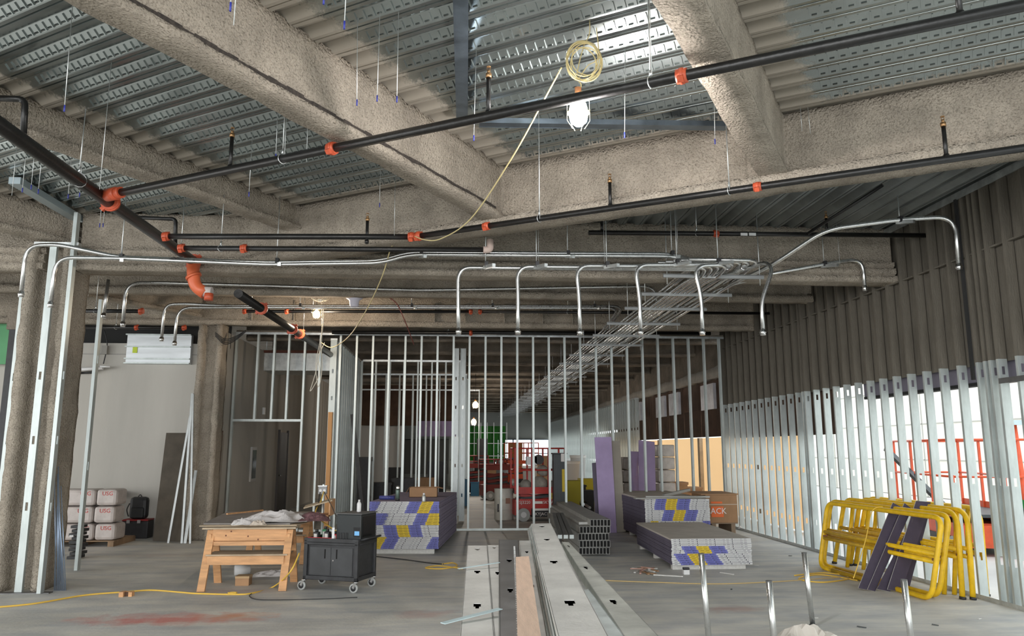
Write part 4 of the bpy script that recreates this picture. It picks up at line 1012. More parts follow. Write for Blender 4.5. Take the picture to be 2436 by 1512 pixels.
obj('foot_ring', MB().lathe([(.038, 0), (.038, .03), (.034, .035)], c, 18), BLACK, t)
q = onst(925, 1188); single('wrapped_roll', MB().cyl((q.x-.16, q.y+.03, ST+.035), (q.x+.10, q.y-.02, ST+.035), .034, 16).cyl((q.x-.02, q.y, ST+.035), (q.x+.0, q.y, ST+.035), .036, 16), BLUE, 'dark blue plastic wrapped roll lying beside the thermos flask', 'roll')
q = onst(1008, 1193); t = thing('spray_can', 'small pale grey can in front of the cardboard box', 'can', (q.x, q.y+.03, ST))
obj('body', MB().lathe([(.03, 0), (.031, .01), (.031, .09), (.02, .11)], (q.x, q.y+.03, ST), 14), mat('can_grey', (.45, .46, .44), .35, .5), t); obj('cap', MB().lathe([(.018, .11), (.018, .135), (.014, .14)], (q.x, q.y+.03, ST), 12), WHITE, t)
# right stacks
def patRr(r):
    g, k = divmod(r, 6); s = k/6
    if g == 0: o = -.035*s; return [(0, .17+o, 1), (.17+o, .34+o, 2), (.34+o, .51+o, 3), (.51+o, .71+o, 2), (.71+o, 1, 1)]
    if g == 1: o = -.05*s; return [(0, .29+o, 1), (.29+o, .46+o, 2), (.46+o, .63+o, 3), (.63+o, .82+o, 2), (.82+o, 1, 1)]
    o = .02*s; return [(0, .08, 1), (.08+o, .20, 3), (.20, .88, 1), (.88, 1, 2)]
def patRf(r):
    if r < 4: return [(0, 1, 1)]
    if r < 8: o = .015*(r-4); return [(0, .12+o, 1), (.12+o, .30+o, 2), (.30+o, .46+o, 3), (.46+o, .66+o, 2), (.66+o, 1, 1)]
    o = .015*(r-8); return [(0, .03+o, 1), (.03+o, .20+o, 2), (.20+o, .36+o, 3), (.36+o, .56+o, 2), (.56+o, 1, 1)]
a = oZ(1599, 1356, 0); b = oZ(1790, 1354, 0)
zt = oY(1695, 1280, (a.y+b.y)/2).z
lf = oZ(1532, 1306, 0)
drystack('low stack of purple boards nearest the standing pipes, with taped printed ends', a, b, 2.5, .07, 14, patRf, (zt-.07)/14, ddir=(.03, 1, 0), side=PURPLED)
tr_ = None
a = oZ(1538, 1340, 0); b = oZ(1692, 1336, 0)
a = Vc((a.x+.02, 14.35, 0)); a.x = oY(1537, 1300, 14.35).x; b = Vc((oY(1692, 1300, 14.30).x, 14.30, 0))
zt2 = oY(1610, 1186, 14.35).z
drystack('tall stack of purple boards behind the low stack, with taped printed ends', a, b, 2.9, .07, 22, patRr, (zt2-.07)/22, ddir=(.0, 1, 0), side=PURPLED)
top = [v for v in (a, b)]
single('loose_tracks', MB().bar((a.x-.2, 14.3, zt2+.015), (b.x-.1, 14.5, zt2+.015), .10, .02).bar((a.x+.1, 14.7, zt2+.02), (b.x+.1, 14.6, zt2+.02), .08, .03).bar((a.x+.5, 14.9, zt2+.03), (b.x-.1, 15.2, zt2+.12), .06, .05), mat('loose_steel', (.4, .4, .38), .5, .5), 'loose grey steel tracks lying on top of the tall right board stack', 'tracks')
# litter
rb = random.Random(3)
for k in range(12):
    q = oZ(1500+rb.uniform(0, 60), 1352+rb.uniform(0, 14), 0); an = rb.uniform(0, 3)
    dv = Vc((math.cos(an), math.sin(an), 0))*rb.uniform(.06, .14)
    single('gypsum_scrap', MB().bar(q-dv+Vc((0, 0, .008+.006*(k % 3))), q+dv+Vc((0, 0, .008+.006*(k % 3))), .03, .012), (GYPE, CARD, mat('pink_scrap', (.5, .3, .25), .8))[k % 3], 'small %s scrap, %s from the left in the litter left of the low board stack' % (('white', 'brown', 'pink')[k % 3], ORD[k//3]), 'scrap', 'litter scraps by the low board stack')
q0 = oZ(1555, 1368, 0); q1 = oZ(1625, 1372, 0); single('gypsum_strip', MB().bar(q0+Vc((0, 0, .01)), q1+Vc((0, 0, .01)), .04, .014), GYPE, 'thin white gypsum strip on the floor in front of the low board stack', 'strip')
q0 = oZ(1714, 1362, 0); q1 = oZ(1745, 1367, 0); single('gypsum_strip', MB().bar(q0+Vc((0, 0, .008)), q1+Vc((0, 0, .008)), .03, .012), GYPE, 'short white strip on the floor right of the small white box', 'strip')
q = oZ(1634, 1366, 0); t = thing('small_box', 'small white and black box on the floor under the low board stack', 'box', (q.x, q.y, 0))
obj('lower', MB().box(q.x-.04, q.x+.04, q.y, q.y+.06, 0, .06), WHITE, t); obj('upper', MB().box(q.x-.041, q.x+.041, q.y-.001, q.y+.061, .06, .09), BLACK, t)
# cardboard box with orange label
bx0 = oY(1693, 1240, 14.9).x; bx1 = oY(1756, 1240, 14.9).x; bz1 = oY(1720, 1176, 14.9).z; bz0 = oY(1720, 1243, 14.9).z
t = thing('cardboard_box', 'large brown cardboard box with an orange label beside the tall right stack', 'box', ((bx0+bx1)/2, 14.9, 0))
obj('pallet_block', MB().box(bx0+.02, bx0+.1, 14.95, 15.7, 0, bz0-.02).box(bx1-.12, bx1-.04, 14.95, 15.7, 0, bz0-.02).box(bx0-.1, bx1, 14.92, 15.75, bz0-.02, bz0), mat('worn_timber', (.3, .22, .15), .8), t)
obj('carton', MB().box(bx0-.1, bx1, 14.9, 15.8, bz0, bz1), CARD, t, .008)
obj('lid', MB().box(bx0-.2, bx1+.02, 14.86, 15.84, bz1, bz1+.02), CARD, t)
LO = mat('orange_label', (.85, .17, .04), .6)
obj('label', MB().box(bx0, bx0+.24, 14.893, 14.9, bz1-.42, bz1-.22), LO, t)
obj('label', MB().box(bx0, bx0+.22, 14.893, 14.9, bz1-.165, bz1-.13), LO, t)
obj('tape', MB().box(bx0-.1, bx1, 14.895, 14.9, bz1-.19, bz1-.175), mat('pale_tape', (.55, .45, .35), .5), t)
textmesh('ACK', .155, frame((bx0+.14, 14.888, bz1-.31), (1, 0, 0), (0, -1, 0)), mat('white_print', (.85, .82, .8), .6), t)
t = thing('black_chain_pile', 'black and white fittings lying on the floor beside the orange labelled carton', 'fittings', oZ(1740, 1256, 0))
rb = random.Random(5)
for k in range(9):
    q = oZ(1722+rb.uniform(0, 36), 1250+rb.uniform(0, 10), 0.03); obj('fitting', MB().cyl(q, q+Vc((rb.uniform(-.06, .06), rb.uniform(-.05, .05), .04)), .025, 10), BLACK if k % 2 else WHITE, t)

# leaning boards
def leaner(name, label, cat, corners, Yb, Yt, m, th=.016, cut=None):
    """corners: bottom-left, bottom-right, top-right, top-left in the photograph; foot at depth Yb, head at depth Yt"""
    P_ = [oZ(*corners[0], 0), oZ(*corners[1], 0)] if Yb is None else [oY(*corners[0], Yb), oY(*corners[1], Yb)]
    P_ += [oY(*c, Yt) for c in corners[2:]]
    nrm = (P_[1]-P_[0]).cross(P_[-1]-P_[0]).normalized()
    if nrm.y < 0: nrm = -nrm
    mb = MB(); n = len(P_); mb.v = P_+[p+nrm*th for p in P_]; mb.face(range(n)); mb.face([n+i for i in range(n)][::-1])
    for i in range(n): mb.face((i, n+i, n+(i+1) % n, (i+1) % n))
    lift = min(v.z for v in mb.v)
    for v in mb.v: v.z -= lift if Yb is not None else 0
    return single(name, mb, m, label, cat)
leaner('purple_board', 'tall purple board leaning, the leftmost tall one beyond the stud bundle', 'board', [(1427, 1252), (1467, 1252), (1454, 1025), (1414, 1026)], 16.2, 16.5, PURPLE)
leaner('beige_board', 'beige backed board leaning right of the tall purple board', 'board', [(1468, 1258), (1489, 1256), (1474, 1040), (1454, 1041)], 16.25, 16.55, BEIGEB)
leaner('purple_board', 'short dark purple board edge left of the tall purple board', 'board', [(1418, 1250), (1430, 1250), (1420, 1085), (1408, 1086)], 16.3, 16.6, PURPLED)
leaner('purple_board', 'purple board with a pointed notch leaning behind the tall right stack', 'board', [(1502, 1240), (1521, 1240), (1518, 1102), (1540, 1086), (1518, 1068), (1496, 1067)], 18.0, 18.3, PURPLE)
leaner('purple_board', 'wide bright purple board leaning behind the tall right stack', 'board', [(1519, 1240), (1562, 1240), (1557, 1042), (1519, 1038)], 17.7, 18.0, PURPLE)
# wrapped bundles
wrapm = mat('shrink_wrap', (.62, .60, .58), .3, 0, .2, 5, .4, 9, spec=.6)
for k in range(6):
    z = .02+k*.30
    for (xa, xb, w_) in ((1560, 1600, 'right'), (1478, 1500, 'left')):
        A_ = oY(xa, 1150, 18.9); B_ = oY(xb, 1150, 18.9)
        if k == 5 and w_ == 'left': continue
        mb = MB(); y0 = 18.6
        pr_ = []
        ww = B_.x-A_.x
        o = single('wrapped_bundle', MB().box(A_.x, B_.x, y0, y0+.8, z, z+.285), wrapm if w_ == 'right' else mat('dim_wrap', (.24, .22, .20), .5, 0, .3, 4), 'plastic wrapped bundle, %s from the floor in the pile %s of the wide purple board' % (ORD[k], w_), 'bundle', 'wrapped bundles behind the boards', .03)

# ---- scissor lift (red) facing
def lift(t, cx, cy, L_, W_, base_c, rail_c, h_plat, h_rail, rz, text=True, top_z=0):
    M = Matrix.Translation((0, 0, 0)) @ Matrix.Rotation(rz, 4, 'Z')
    def X(mb):
        for v in mb.v: v[:] = (M @ v)[:]
        return mb
    def ob(n, mb, m): o = bpy.data.objects.new(n, X(mb).mesh(n, m)); COL.objects.link(o); o.parent = t; return o
    ob('chassis', MB().box(-L_/2, L_/2, -W_/2+.08, W_/2-.08, .14, .50).box(-L_/2+.1, L_/2-.1, -W_/2+.02, W_/2-.02, .30, .52), base_c)
    ob('skirt', MB().box(-L_/2+.40, L_/2-.40, -W_/2, W_/2, .10, .30), BLACK)
    for sx in (-1, 1):
        for sy in (-1, 1):
            mb = MB().cyl((sx*(L_/2-.2), sy*(W_/2-.06), .155), (sx*(L_/2-.2), sy*(W_/2+.02), .155), .155, 20)
            o = ob('wheel', mb, RUBBER)
            h2 = ob('wheel_hub', MB().cyl((sx*(L_/2-.2), sy*(W_/2+.018), .155), (sx*(L_/2-.2), sy*(W_/2+.03), .155), .07, 12), WHITE)
    # scissor arms
    z = .52
    for k in range(4 if h_plat > .7 else 1):
        for sy in (-1, 1):
            n_ = 'scissor_arm'
            ob(n_, MB().bar((-L_/2+.15, sy*.22, z), (L_/2-.15, sy*.22, z+.08), .04, .06), rail_c if k % 2 else GREYBIN)
            ob(n_, MB().bar((L_/2-.15, sy*.17, z), (-L_/2+.15, sy*.17, z+.08), .04, .06), rail_c)
        z += .09
    ob('platform', MB().box(-L_/2, L_/2, -W_/2, W_/2, h_plat, h_plat+.05), GREYBIN)
    ob('toe_board', MB().box(-L_/2, L_/2, -W_/2-.01, -W_/2, h_plat, h_plat+.16).box(-L_/2, L_/2, W_/2, W_/2+.01, h_plat, h_plat+.16), rail_c)
    for z in (h_rail, h_plat+(h_rail-h_plat)*.52):
        for (a_, b_) in (((-1, -1), (1, -1)), ((1, -1), (1, 1)), ((1, 1), (-1, 1)), ((-1, 1), (-1, -1))):
            ob('rail', MB().cyl((a_[0]*L_/2, a_[1]*W_/2, z), (b_[0]*L_/2, b_[1]*W_/2, z), .019, 10), rail_c)
    for fx in (-1, -.33, .33, 1):
        for sy in (-1, 1): ob('rail_post', MB().box(fx*L_/2-.02, fx*L_/2+.02, sy*W_/2-.02, sy*W_/2+.02, h_plat, h_rail), rail_c)
    return M
c = oZ(1284, 1240, 0)
t = thing('scissor_lift', 'red scissor lift with raised guard rails seen through the stud partition', 'scissor lift', (c.x, c.y+.45, 0))
hr = oY(1265, 1066, c.y+.1).z
M = lift(t, 0, 0, 1.22, .76, RED, RED, .64, hr, R(4))
o_ = Vc((c.x, c.y+.45, 0))
def lt(txt, s, x, z, m, n='lettering'):
    cc = o_+(Matrix.Rotation(R(4), 4, 'Z') @ Vc((x, -.395, z))); nrm = Matrix.Rotation(R(4), 4, 'Z') @ Vc((0, -1, 0)); xd = Matrix.Rotation(R(4), 4, 'Z') @ Vc((1, 0, 0))
    textmesh(txt, s, frame(cc, xd, nrm), m, t, n)
WT = mat('white_print', (.85, .82, .8), .6)
lt('SJ3220', .10, -.38, .44, WT); lt('SKYJACK', .10, .26, .44, WT); lt('SKYJACK', .10, .02, .17, WT)
def lbox(n, x0, x1, z0, z1, m):
    mb = MB().box(x0, x1, -.396, -.39, z0, z1)
    for v in mb.v: v[:] = (Matrix.Rotation(R(4), 4, 'Z') @ v)[:]
    o = bpy.data.objects.new(n, mb.mesh(n, m)); COL.objects.link(o); o.parent = t
lbox('yellow_sticker', .20, .48, .52, .66, TY); lbox('white_sticker', -.18, .05, .41, .47, WT); lbox('white_sticker', -.18, .2, .25, .30, WT)
lt('1399812', .065, .34, .59, PRN)
# load on the platform
for k, (x, z, r_) in enumerate(((-.3, .84, .15), (.05, .88, .20), (.35, .83, .13), (.12, 1.18, .16))):
    q = o_+Vc((x, -.1, z)); single('material_bag', MB().lathe([(.02, -r_*.8), (r_*.8, -r_*.6), (r_, 0), (r_*.75, r_*.6), (.03, r_*.85)], q, 14, ax=Vc((.3, 0, 1)).normalized()), mat('dusty_bag', (.36, .34, .30), .8, 0, .35, 6, .4, 12), 'dusty bag on the red scissor lift platform, %s' % ('left', 'middle', 'right', 'topmost')[k], 'bag', 'bags on the red lift')
q = o_+Vc((-.05, -.25, 1.5)); t2 = thing('cable_reel', 'white crate with a black cable reel on the red scissor lift', 'reel', q)
obj('crate', MB().box(q.x-.25, q.x, q.y-.1, q.y+.2, 1.32, 1.52), WHITE, t2); obj('reel', MB().cyl((q.x+.05, q.y-.1, 1.45), (q.x+.05, q.y+.02, 1.45), .12, 18), BLACK, t2)
# tall grey bin beside the lift
a = oY(1320, 1215, 17.6); b = oY(1351, 1215, 17.6); z1 = oY(1335, 1080, 17.6).z
t = thing('tall_bin', 'tall dark grey tubular container standing at the right end of the red lift', 'container', ((a.x+b.x)/2, 17.8, 0))
obj('body', MB().box(a.x, b.x, 17.75, 18.05, 0, z1), GREYBIN, t, .01)
obj('lid', MB().box(a.x-.02, b.x+.02, 17.73, 18.07, z1, z1+.03), BLACK, t)
for k in range(5): obj('rib', MB().box(a.x+.03+.06*k, a.x+.045+.06*k, 17.735, 17.75, .05, z1-.03), GREYBIN, t)
cx = (a.x+b.x)/2; obj('yellow_label', MB().box(cx+.04, cx+.10, 17.72, 17.74, .75, 1.25), TY, t); obj('white_label', MB().box(cx+.02, cx+.11, 17.72, 17.74, 1.42, 1.6), WT, t)
# white drum
c = oZ(1200, 1237, 0); t = thing('white_drum', 'white steel drum standing left of the red scissor lift', 'drum', (c.x, c.y+.25, 0)); r_ = .235; hz = oY(1200, 1162, c.y+.1).z
pr_ = [(r_*.97, 0), (r_, .01), (r_, hz*.33), (r_*1.03, hz*.345), (r_, hz*.36), (r_, hz*.66), (r_*1.03, hz*.675), (r_, hz*.69), (r_, hz-.02), (r_*1.03, hz-.01), (r_*1.03, hz), (r_*.97, hz-.01)]
obj('body', MB().lathe(pr_, (c.x, c.y+.25, 0), 28), mat('drum_white', (.60, .58, .52), .45, 0, .12, 4), t)
obj('label', MB().box(c.x+.03, c.x+.14, c.y+.012, c.y+.02, hz-.35, hz-.22), mat('brown_label', (.28, .13, .08), .6), t)
obj('mark', MB().box(c.x-.17, c.x-.12, c.y+.055, c.y+.065, hz-.55, hz-.36), BLACK, t)

# ---- far clutter in the hall
CL = [((1100, 1165), 36, .9, 1.2, RED, 'dark red lift with black mast far down the hall', 'lift'), ((1150, 1160), 34, .5, .5, mat('dull_red', (.25, .05, .04), .6), 'dull red machine between the far lifts', 'machine')]
def farlift(px, Y, label, w_=1.4, h_=2.0, col=RED, mast=False):
    c = oY(px, 1100, Y); t = thing('scissor_lift', label, 'scissor lift', (c.x, Y, 0)); 
    lift(t, 0, 0, w_, .8, col, col, 1.0, h_, R(12))
    if mast:
        obj('mast', MB().box(c.x+.2, c.x+.6, Y-.15, Y+.15, .5, 2.1), BLACK, t)
farlift(1122, 30, 'far red scissor lift with a black mast left of the passage', 1.1, 1.45, mat('dark_red_lift', (.22, .03, .025), .5), mast=True)
farlift(1180, 27, 'far dark red scissor lift behind the white drum', 1.0, 1.35, mat('dark_red_lift', (.22, .03, .025), .5))
farlift(1240, 38, 'farthest small red lift near the end windows', 1.5, 2.0, REDO)
rb = random.Random(8)
KINDS = [('cardboard_box', 'brown box', CARD), ('dark_crate', 'black crate', BLACK), ('blue_crate', 'blue crate', mat('dim_blue', (.03, .14, .25), .5)), ('white_bucket', 'white bucket', WHITE), ('yellow_bin', 'yellow bin', mat('yellow_bin', (.55, .48, .03), .6))]
SP = [(960, 22, 1, .6, .9), (985, 23, 0, .7, .7), (1015, 22.5, 0, .5, .9), (1040, 26, 1, .6, 1.3), (910, 21.5, 1, .5, .8), (935, 26, 1, .5, 1.1), (1100, 24, 2, .4, .8), (1090, 34, 1, .5, 1.5), (1115, 40, 3, .6, 1.0), (1145, 42, 1, .7, 1.3), (1165, 36, 0, .6, 1.0), (1195, 40, 3, .8, 1.1), (1215, 45, 2, .9, 1.2), (1260, 32, 3, .7, 1.0), (1290, 36, 0, .6, 1.4), (1365, 20, 4, .35, .9), (1372, 22, 1, .5, .7), (1390, 21, 1, .5, .6), (1400, 24, 4, .5, .8), (1355, 30, 3, .9, 1.2), (1375, 34, 3, .8, 1.4), (1340, 40, 3, 1.0, 1.2), (1610, 19, 0, .5, .9), (1640, 19.5, 0, .6, .75), (865, 20, 1, .3, 1.5), (1130, 29, 2, .3, .5)]
cnt = {}
for (px, Y, k, w_, h_) in SP:
    n, lb, m = KINDS[k]; c = oY(px, 1100, Y); cnt[k] = cnt.get(k, 0)+1
    where = 'behind the left rooms' if px < 1050 else 'far down the hall centre' if px < 1300 else 'by the right hall wall'
    t = thing(n, '%s %s, %s of its kind' % (lb, where, ORD[cnt[k]-1]), 'box' if k < 3 else 'bin', (c.x, Y, 0))
    if k in (3,): obj('body', MB().lathe([(w_*.36, 0), (w_*.42, h_*.95), (w_*.45, h_*.95), (w_*.45, h_)], (c.x, Y, 0), 16), m, t); obj('lid', MB().lathe([(w_*.46, h_), (w_*.46, h_+.04)], (c.x, Y, 0), 16), m, t)
    else:
        obj('body', MB().box(c.x-w_/2, c.x+w_/2, Y, Y+.5, 0, h_*.93), m, t); obj('lid', MB().box(c.x-w_/2-.02, c.x+w_/2+.02, Y-.02, Y+.52, h_*.93, h_), m, t)
# pipe bundle on floor far right (dark)
t = thing('pipe_pile', 'pile of dark pipes lying beyond the stud bundle by the purple boards', 'pipes', oY(1390, 1180, 19))
for k in range(14):
    p = oY(1368+rb.uniform(0, 40), 1200, 18.6+rb.uniform(0, 1)); p.z = .05+rb.uniform(0, .35)
    obj('pipe', MB().cyl(p, p+Vc((rb.uniform(-.1, .5), 2.2, rb.uniform(-.03, .15))), .035, 8), BLACKP if k % 3 else GALV, t)
t = thing('brace_post', 'dark slanting brace inside the left corridor framing', 'brace', oY(845, 1200, 18.2))
obj('post', MB().bar(oY(866, 1240, 18.4), oY(838, 985, 18.4), .10, .08), BLACK, t)
single('orange_timber_post', MB().box(oY(780, 1000, 17.2).x, oY(790, 1000, 17.2).x, 17.2, 17.3, 0, 2.5), mat('orange_pine', (.72, .38, .15), .6), 'orange pine door lining standing at the corridor corner', 'post')

# ================================================================== left foreground: trestle table, cart
def cutboard(mb, a, b, w_, h_, up=(0, 0, 1)): return mb.bar(a, b, w_, h_, up)
def sawhorse(x0, x1, yc, h_, label):
    """pine sawhorse, long side across the view"""
    t = thing('sawhorse', label, 'sawhorse', ((x0+x1)/2, yc, 0))
    sp = .34
    for x in (x0+.04, x1-.04):
        for s in (-1, 1):
            obj('leg', MB().bar((x, yc+s*sp, 0), (x+.0, yc+s*.06, h_-.02), .085, .038, (0, 1, 0)) if False else MB().bar((x, yc+s*sp, 0.0), (x, yc+s*.06, h_-.02), .092, .036, (0, 1, .3)), PINE, t)
        obj('gusset', MB().box(x-.015, x+.015, yc-.12, yc+.12, h_-.22, h_-.06), PINE, t)
    for s in (-1, 1):
        obj('side_rail', MB().box(x0+.07, x1-.07, yc+s*.085-.018, yc+s*.085+.018, h_-.145, h_), PINE, t)
        obj('side_rail', MB().box(x0+.07, x1-.07, yc+s*.11-.014, yc+s*.11+.014, h_-.20, h_-.15), PINE, t)
        obj('stretcher', MB().box(x0+.06, x1-.06, yc+s*.225-.018, yc+s*.225+.018, .30, .40), PINE, t)
    obj('shelf', MB().box(x0+.03, x1-.03, yc-.21, yc+.21, .40, .418), PLY, t)
    obj('top_board', MB().box(x0-.05, x1+.05, yc-.15, yc+.15, h_, h_+.018), PLY, t)
    kn = MB()
    for (fx, z) in ((.28, h_-.03), (.22, h_-.08), (.48, h_-.09), (.6, h_-.13), (.25, h_-.17)): kn.cyl((x0+(x1-x0)*fx, yc-.104, z), (x0+(x1-x0)*fx, yc-.1036, z), .011, 8)
    stuff(obj('wood_knot', kn, mat('knot_brown', (.16, .06, .03), .7), t))
    return t
YS = 10.28; SH = oY(590, 1254, YS-.14).z-.02
xa = oY(500, 1254, YS).x; xb = oY(700, 1254, YS).x
sawhorse(xa, xb, YS, SH, 'pine sawhorse nearest the camera under the left work table')
xa2 = oY(600, 1250, 12.5).x; xb2 = oY(716, 1250, 12.5).x+.15
sawhorse(xa2, xb2, 12.5, SH, 'pine sawhorse under the far end of the left work table')
# table tops
TZ = SH+.02
def slab(name, pts, z, th, m, label, cat):
    P_ = [oZ(*p, z) for p in pts]; mb = MB(); n = len(P_); mb.v = [Vc((p.x, p.y, z)) for p in P_]+[Vc((p.x, p.y, z+th)) for p in P_]
    mb.face(range(n)[::-1]); mb.face(range(n, 2*n))
    for i in range(n): mb.face((i, (i+1) % n, n+(i+1) % n, n+i))
    return single(name, mb, m, label, cat)
slab('plywood_sheet', [(474, 1252), (706, 1250), (792, 1224), (560, 1224)], TZ, .012, PLY, 'lower plywood sheet lying across the two sawhorses', 'sheet')
slab('plywood_sheet', [(484, 1247), (690, 1247), (770, 1219), (540, 1219)], TZ+.013, .015, mat('grey_ply', (.28, .26, .25), .8, 0, .2, 4), 'grey scuffed sheet lying on the lower plywood of the left table', 'sheet')
PT = TZ+.03
single('wood_strip', MB().bar(oZ(540, 1222, PT+.02), oZ(625, 1213, PT+.02), .03, .02), PINE, 'thin pale wooden strip along the back of the left table', 'strip')
# crumpled paper
def crumple(name, cx, cy, z, sx, sy, hh, seed, m, label, cat, rot=0, nx=34, ny=22, fold=1.0):
    pts = []
    for j in range(ny):
        for i in range(nx):
            a = (i/(nx-1)-.5)*2; b = (j/(ny-1)-.5)*2
            e = (1-abs(a)**3)*(1-abs(b)**3)
            x = a*sx+.1*sx*noise.noise(Vc((a*2, b*2, seed))); y = b*sy+.15*sy*noise.noise(Vc((a*2+5, b*2, seed)))
            rdg = (1-abs(noise.noise(Vc((a*1.3*fold+b*.7, b*1.5-a*.3, seed+3))))*2.2)*.8+abs(noise.noise(Vc((a*3*fold, b*2.6, seed+7))))*.35; rdg = max(0, rdg)
            zz = hh*(.15+rdg)*max(.10, e)+.004
            xr = x*math.cos(rot)-y*math.sin(rot); yr = x*math.sin(rot)+y*math.cos(rot)
            pts.append((cx+xr, cy+yr, z+zz))
    o = single(name, MB().grid(pts, nx, ny, False), m, label, cat); md_ = o.modifiers.new('thickness', 'SOLIDIFY'); md_.thickness = .003; return o
c = oZ(652, 1240, PT); crumple('crumpled_paper', c.x, c.y+.15, PT, .42, .34, .13, 1, PAPER, 'large crumpled white paper sheet lying on the left work table', 'paper', .1)
c = oZ(570, 1250, PT); crumple('crumpled_paper', c.x, c.y+.1, PT, .13, .09, .09, 9, PAPER, 'small torn paper piece near the left corner of the work table', 'paper', .4, 14, 10)
c = oZ(612, 1250, PT); crumple('crumpled_paper', c.x, c.y+.05, PT, .10, .06, .07, 14, mat('tan_paper', (.58, .50, .42), .8), 'small tan paper scrap in front of the large crumpled paper', 'paper', .2, 12, 8)
c = oZ(742, 1240, PT); crumple('crumpled_cloth', c.x-.02, c.y+.25, PT, .20, .30, .10, 21, mat('maroon_plaid_cloth', (.20, .10, .11), .9, 0, .6, 22), 'crumpled maroon and grey cloth at the right end of the left work table', 'cloth', .2, 22, 22)
# open wooden box behind cart
c0 = oY(722, 1262, 11.6); c1 = oY(790, 1262, 11.6)
t = thing('wooden_box', 'open pine box leaning at the back of the work table beside the cart', 'box', ((c0.x+c1.x)/2, 11.6, PT))
zb = SH-.06; zt_ = PT+.22
obj('side', MB().bar((c0.x+.02, 11.5, PT+.12), (c1.x, 11.55, PT+.22), .5, .015), PLY, t)
obj('end', MB().box(c1.x-.02, c1.x, 11.35, 11.8, PT, zt_), PINE, t)
obj('base', MB().box(c0.x, c1.x, 11.35, 11.8, PT, PT+.015), PINE, t)
# under the sawhorse
c = oZ(575, 1393, 0); t = thing('small_carton', 'small tan carton on the floor under the nearest sawhorse', 'box', (c.x, c.y+.1, 0))
obj('carton', MB().box(c.x-.085, c.x+.085, c.y, c.y+.16, 0, .115), CARD, t, .004); obj('lid', MB().box(c.x-.088, c.x+.088, c.y-.003, c.y+.163, .09, .117), mat('tan_card', (.48, .33, .18), .8), t)
c = oZ(566, 1372, 0); t = thing('paper_roll', 'white paper roll on the floor behind the small carton', 'roll', (c.x, c.y+.2, 0))
obj('roll', MB().lathe([(.02, -.10), (.065, -.10), (.065, .10), (.02, .10)], (c.x, c.y+.2, .065), 18, ax=Vc((.9, .4, 0)).normalized()), WHITE, t)
c = oZ(640, 1375, 0); crumple('crumpled_paper', c.x, c.y+.25, 0, .28, .16, .07, 33, PAPER, 'white paper heap on the floor under the nearest sawhorse', 'paper', .05, 22, 12)
c = oZ(300, 1418, 0); t = thing('wood_block', 'small notched wood block on the floor left of the sawhorses', 'block', (c.x, c.y, 0))
obj('block', MB().box(c.x-.07, c.x-.02, c.y-.04, c.y+.06, 0, .055).box(c.x+.03, c.x+.07, c.y-.02, c.y+.06, 0, .05).box(c.x-.02, c.x+.03, c.y+.03, c.y+.06, 0, .05), PINE, t)
obj('dark_notch', MB().box(c.x-.02, c.x+.03, c.y+.0, c.y+.03, 0, .045), mat('dark_wood', (.10, .05, .03), .8), t)

# ---- black utility cart
FL, FR, RR = oZ(716, 1404, 0), oZ(846, 1412, 0), oZ(883, 1402, 0)
ex = (FR-FL); ex.z = 0; CWD = ex.length; ex.normalize(); ey = Vc((-ex.y, ex.x, 0)); CDP = .50
O_ = FL+ey*.02
def cp(x, y, z): return O_+ex*x+ey*y+Vc((0, 0, z))
def cbox(mb, x0, x1, y0, y1, z0, z1): return mb.obox(cp((x0+x1)/2, (y0+y1)/2, (z0+z1)/2), ex*((x1-x0)/2), ey*((y1-y0)/2), Vc((0, 0, (z1-z0)/2)))
t = thing('utility_cart', 'black two door utility cart on casters beside the sawhorse table', 'cart', cp(CWD/2, CDP/2, 0))
CT = oY(780, 1278, FL.y).z; cb = .13
CB = mat('black_cart_plastic', (.030, .031, .034), .55, 0, .35, 8, .15, 60)
obj('cabinet_body', cbox(MB(), .03, CWD-.03, .03, CDP-.02, cb+.03, CT-.06), CB, t)
for (x0, y0) in ((0, 0), (CWD-.05, 0), (0, CDP-.05), (CWD-.05, CDP-.05)): obj('corner_post', cbox(MB(), x0, x0+.05, y0, y0+.05, cb, CT-.02), CB, t, .008)
obj('base_shelf', cbox(MB(), 0, CWD, 0, CDP, cb, cb+.05), CB, t, .008)
obj('top_tray', cbox(cbox(cbox(cbox(cbox(MB(), 0, CWD, 0, CDP, CT-.08, CT-.05), 0, CWD, 0, .02, CT-.05, CT), 0, CWD, CDP-.02, CDP, CT-.05, CT), 0, .02, .02, CDP-.02, CT-.05, CT), CWD-.02, CWD, .02, CDP-.02, CT-.05, CT), CB, t, .006)
obj('push_handle', MB().tube(fillet([cp(CWD-.01, .06, CT-.02), cp(CWD+.09, .06, CT+.01), cp(CWD+.09, CDP-.06, CT+.01), cp(CWD-.01, CDP-.06, CT-.02)], .05), .013, 10), CB, t)
for k in (0, 1):
    x0 = .075+k*(CWD-.15)/2; x1 = x0+(CWD-.15)/2-.006
    d_ = obj('door', cbox(MB(), x0, x1, .022, .031, cb+.06, CT-.11), mat('cart_door', (.042, .044, .047), .45, 0, .25, 5), t)
    xc = x1-.08 if k == 0 else x0+.075
    obj('handle_slot', cbox(MB(), xc-.008, xc+.008, .019, .0225, CT-.24, CT-.13), mat('slot_black', (.004, .004, .004), .9), d_)
    if k == 1: obj('lock', MB().cyl(cp(x0+.03, .022, CT-.26), cp(x0+.03, .016, CT-.26), .009, 10), CHROME, d_)
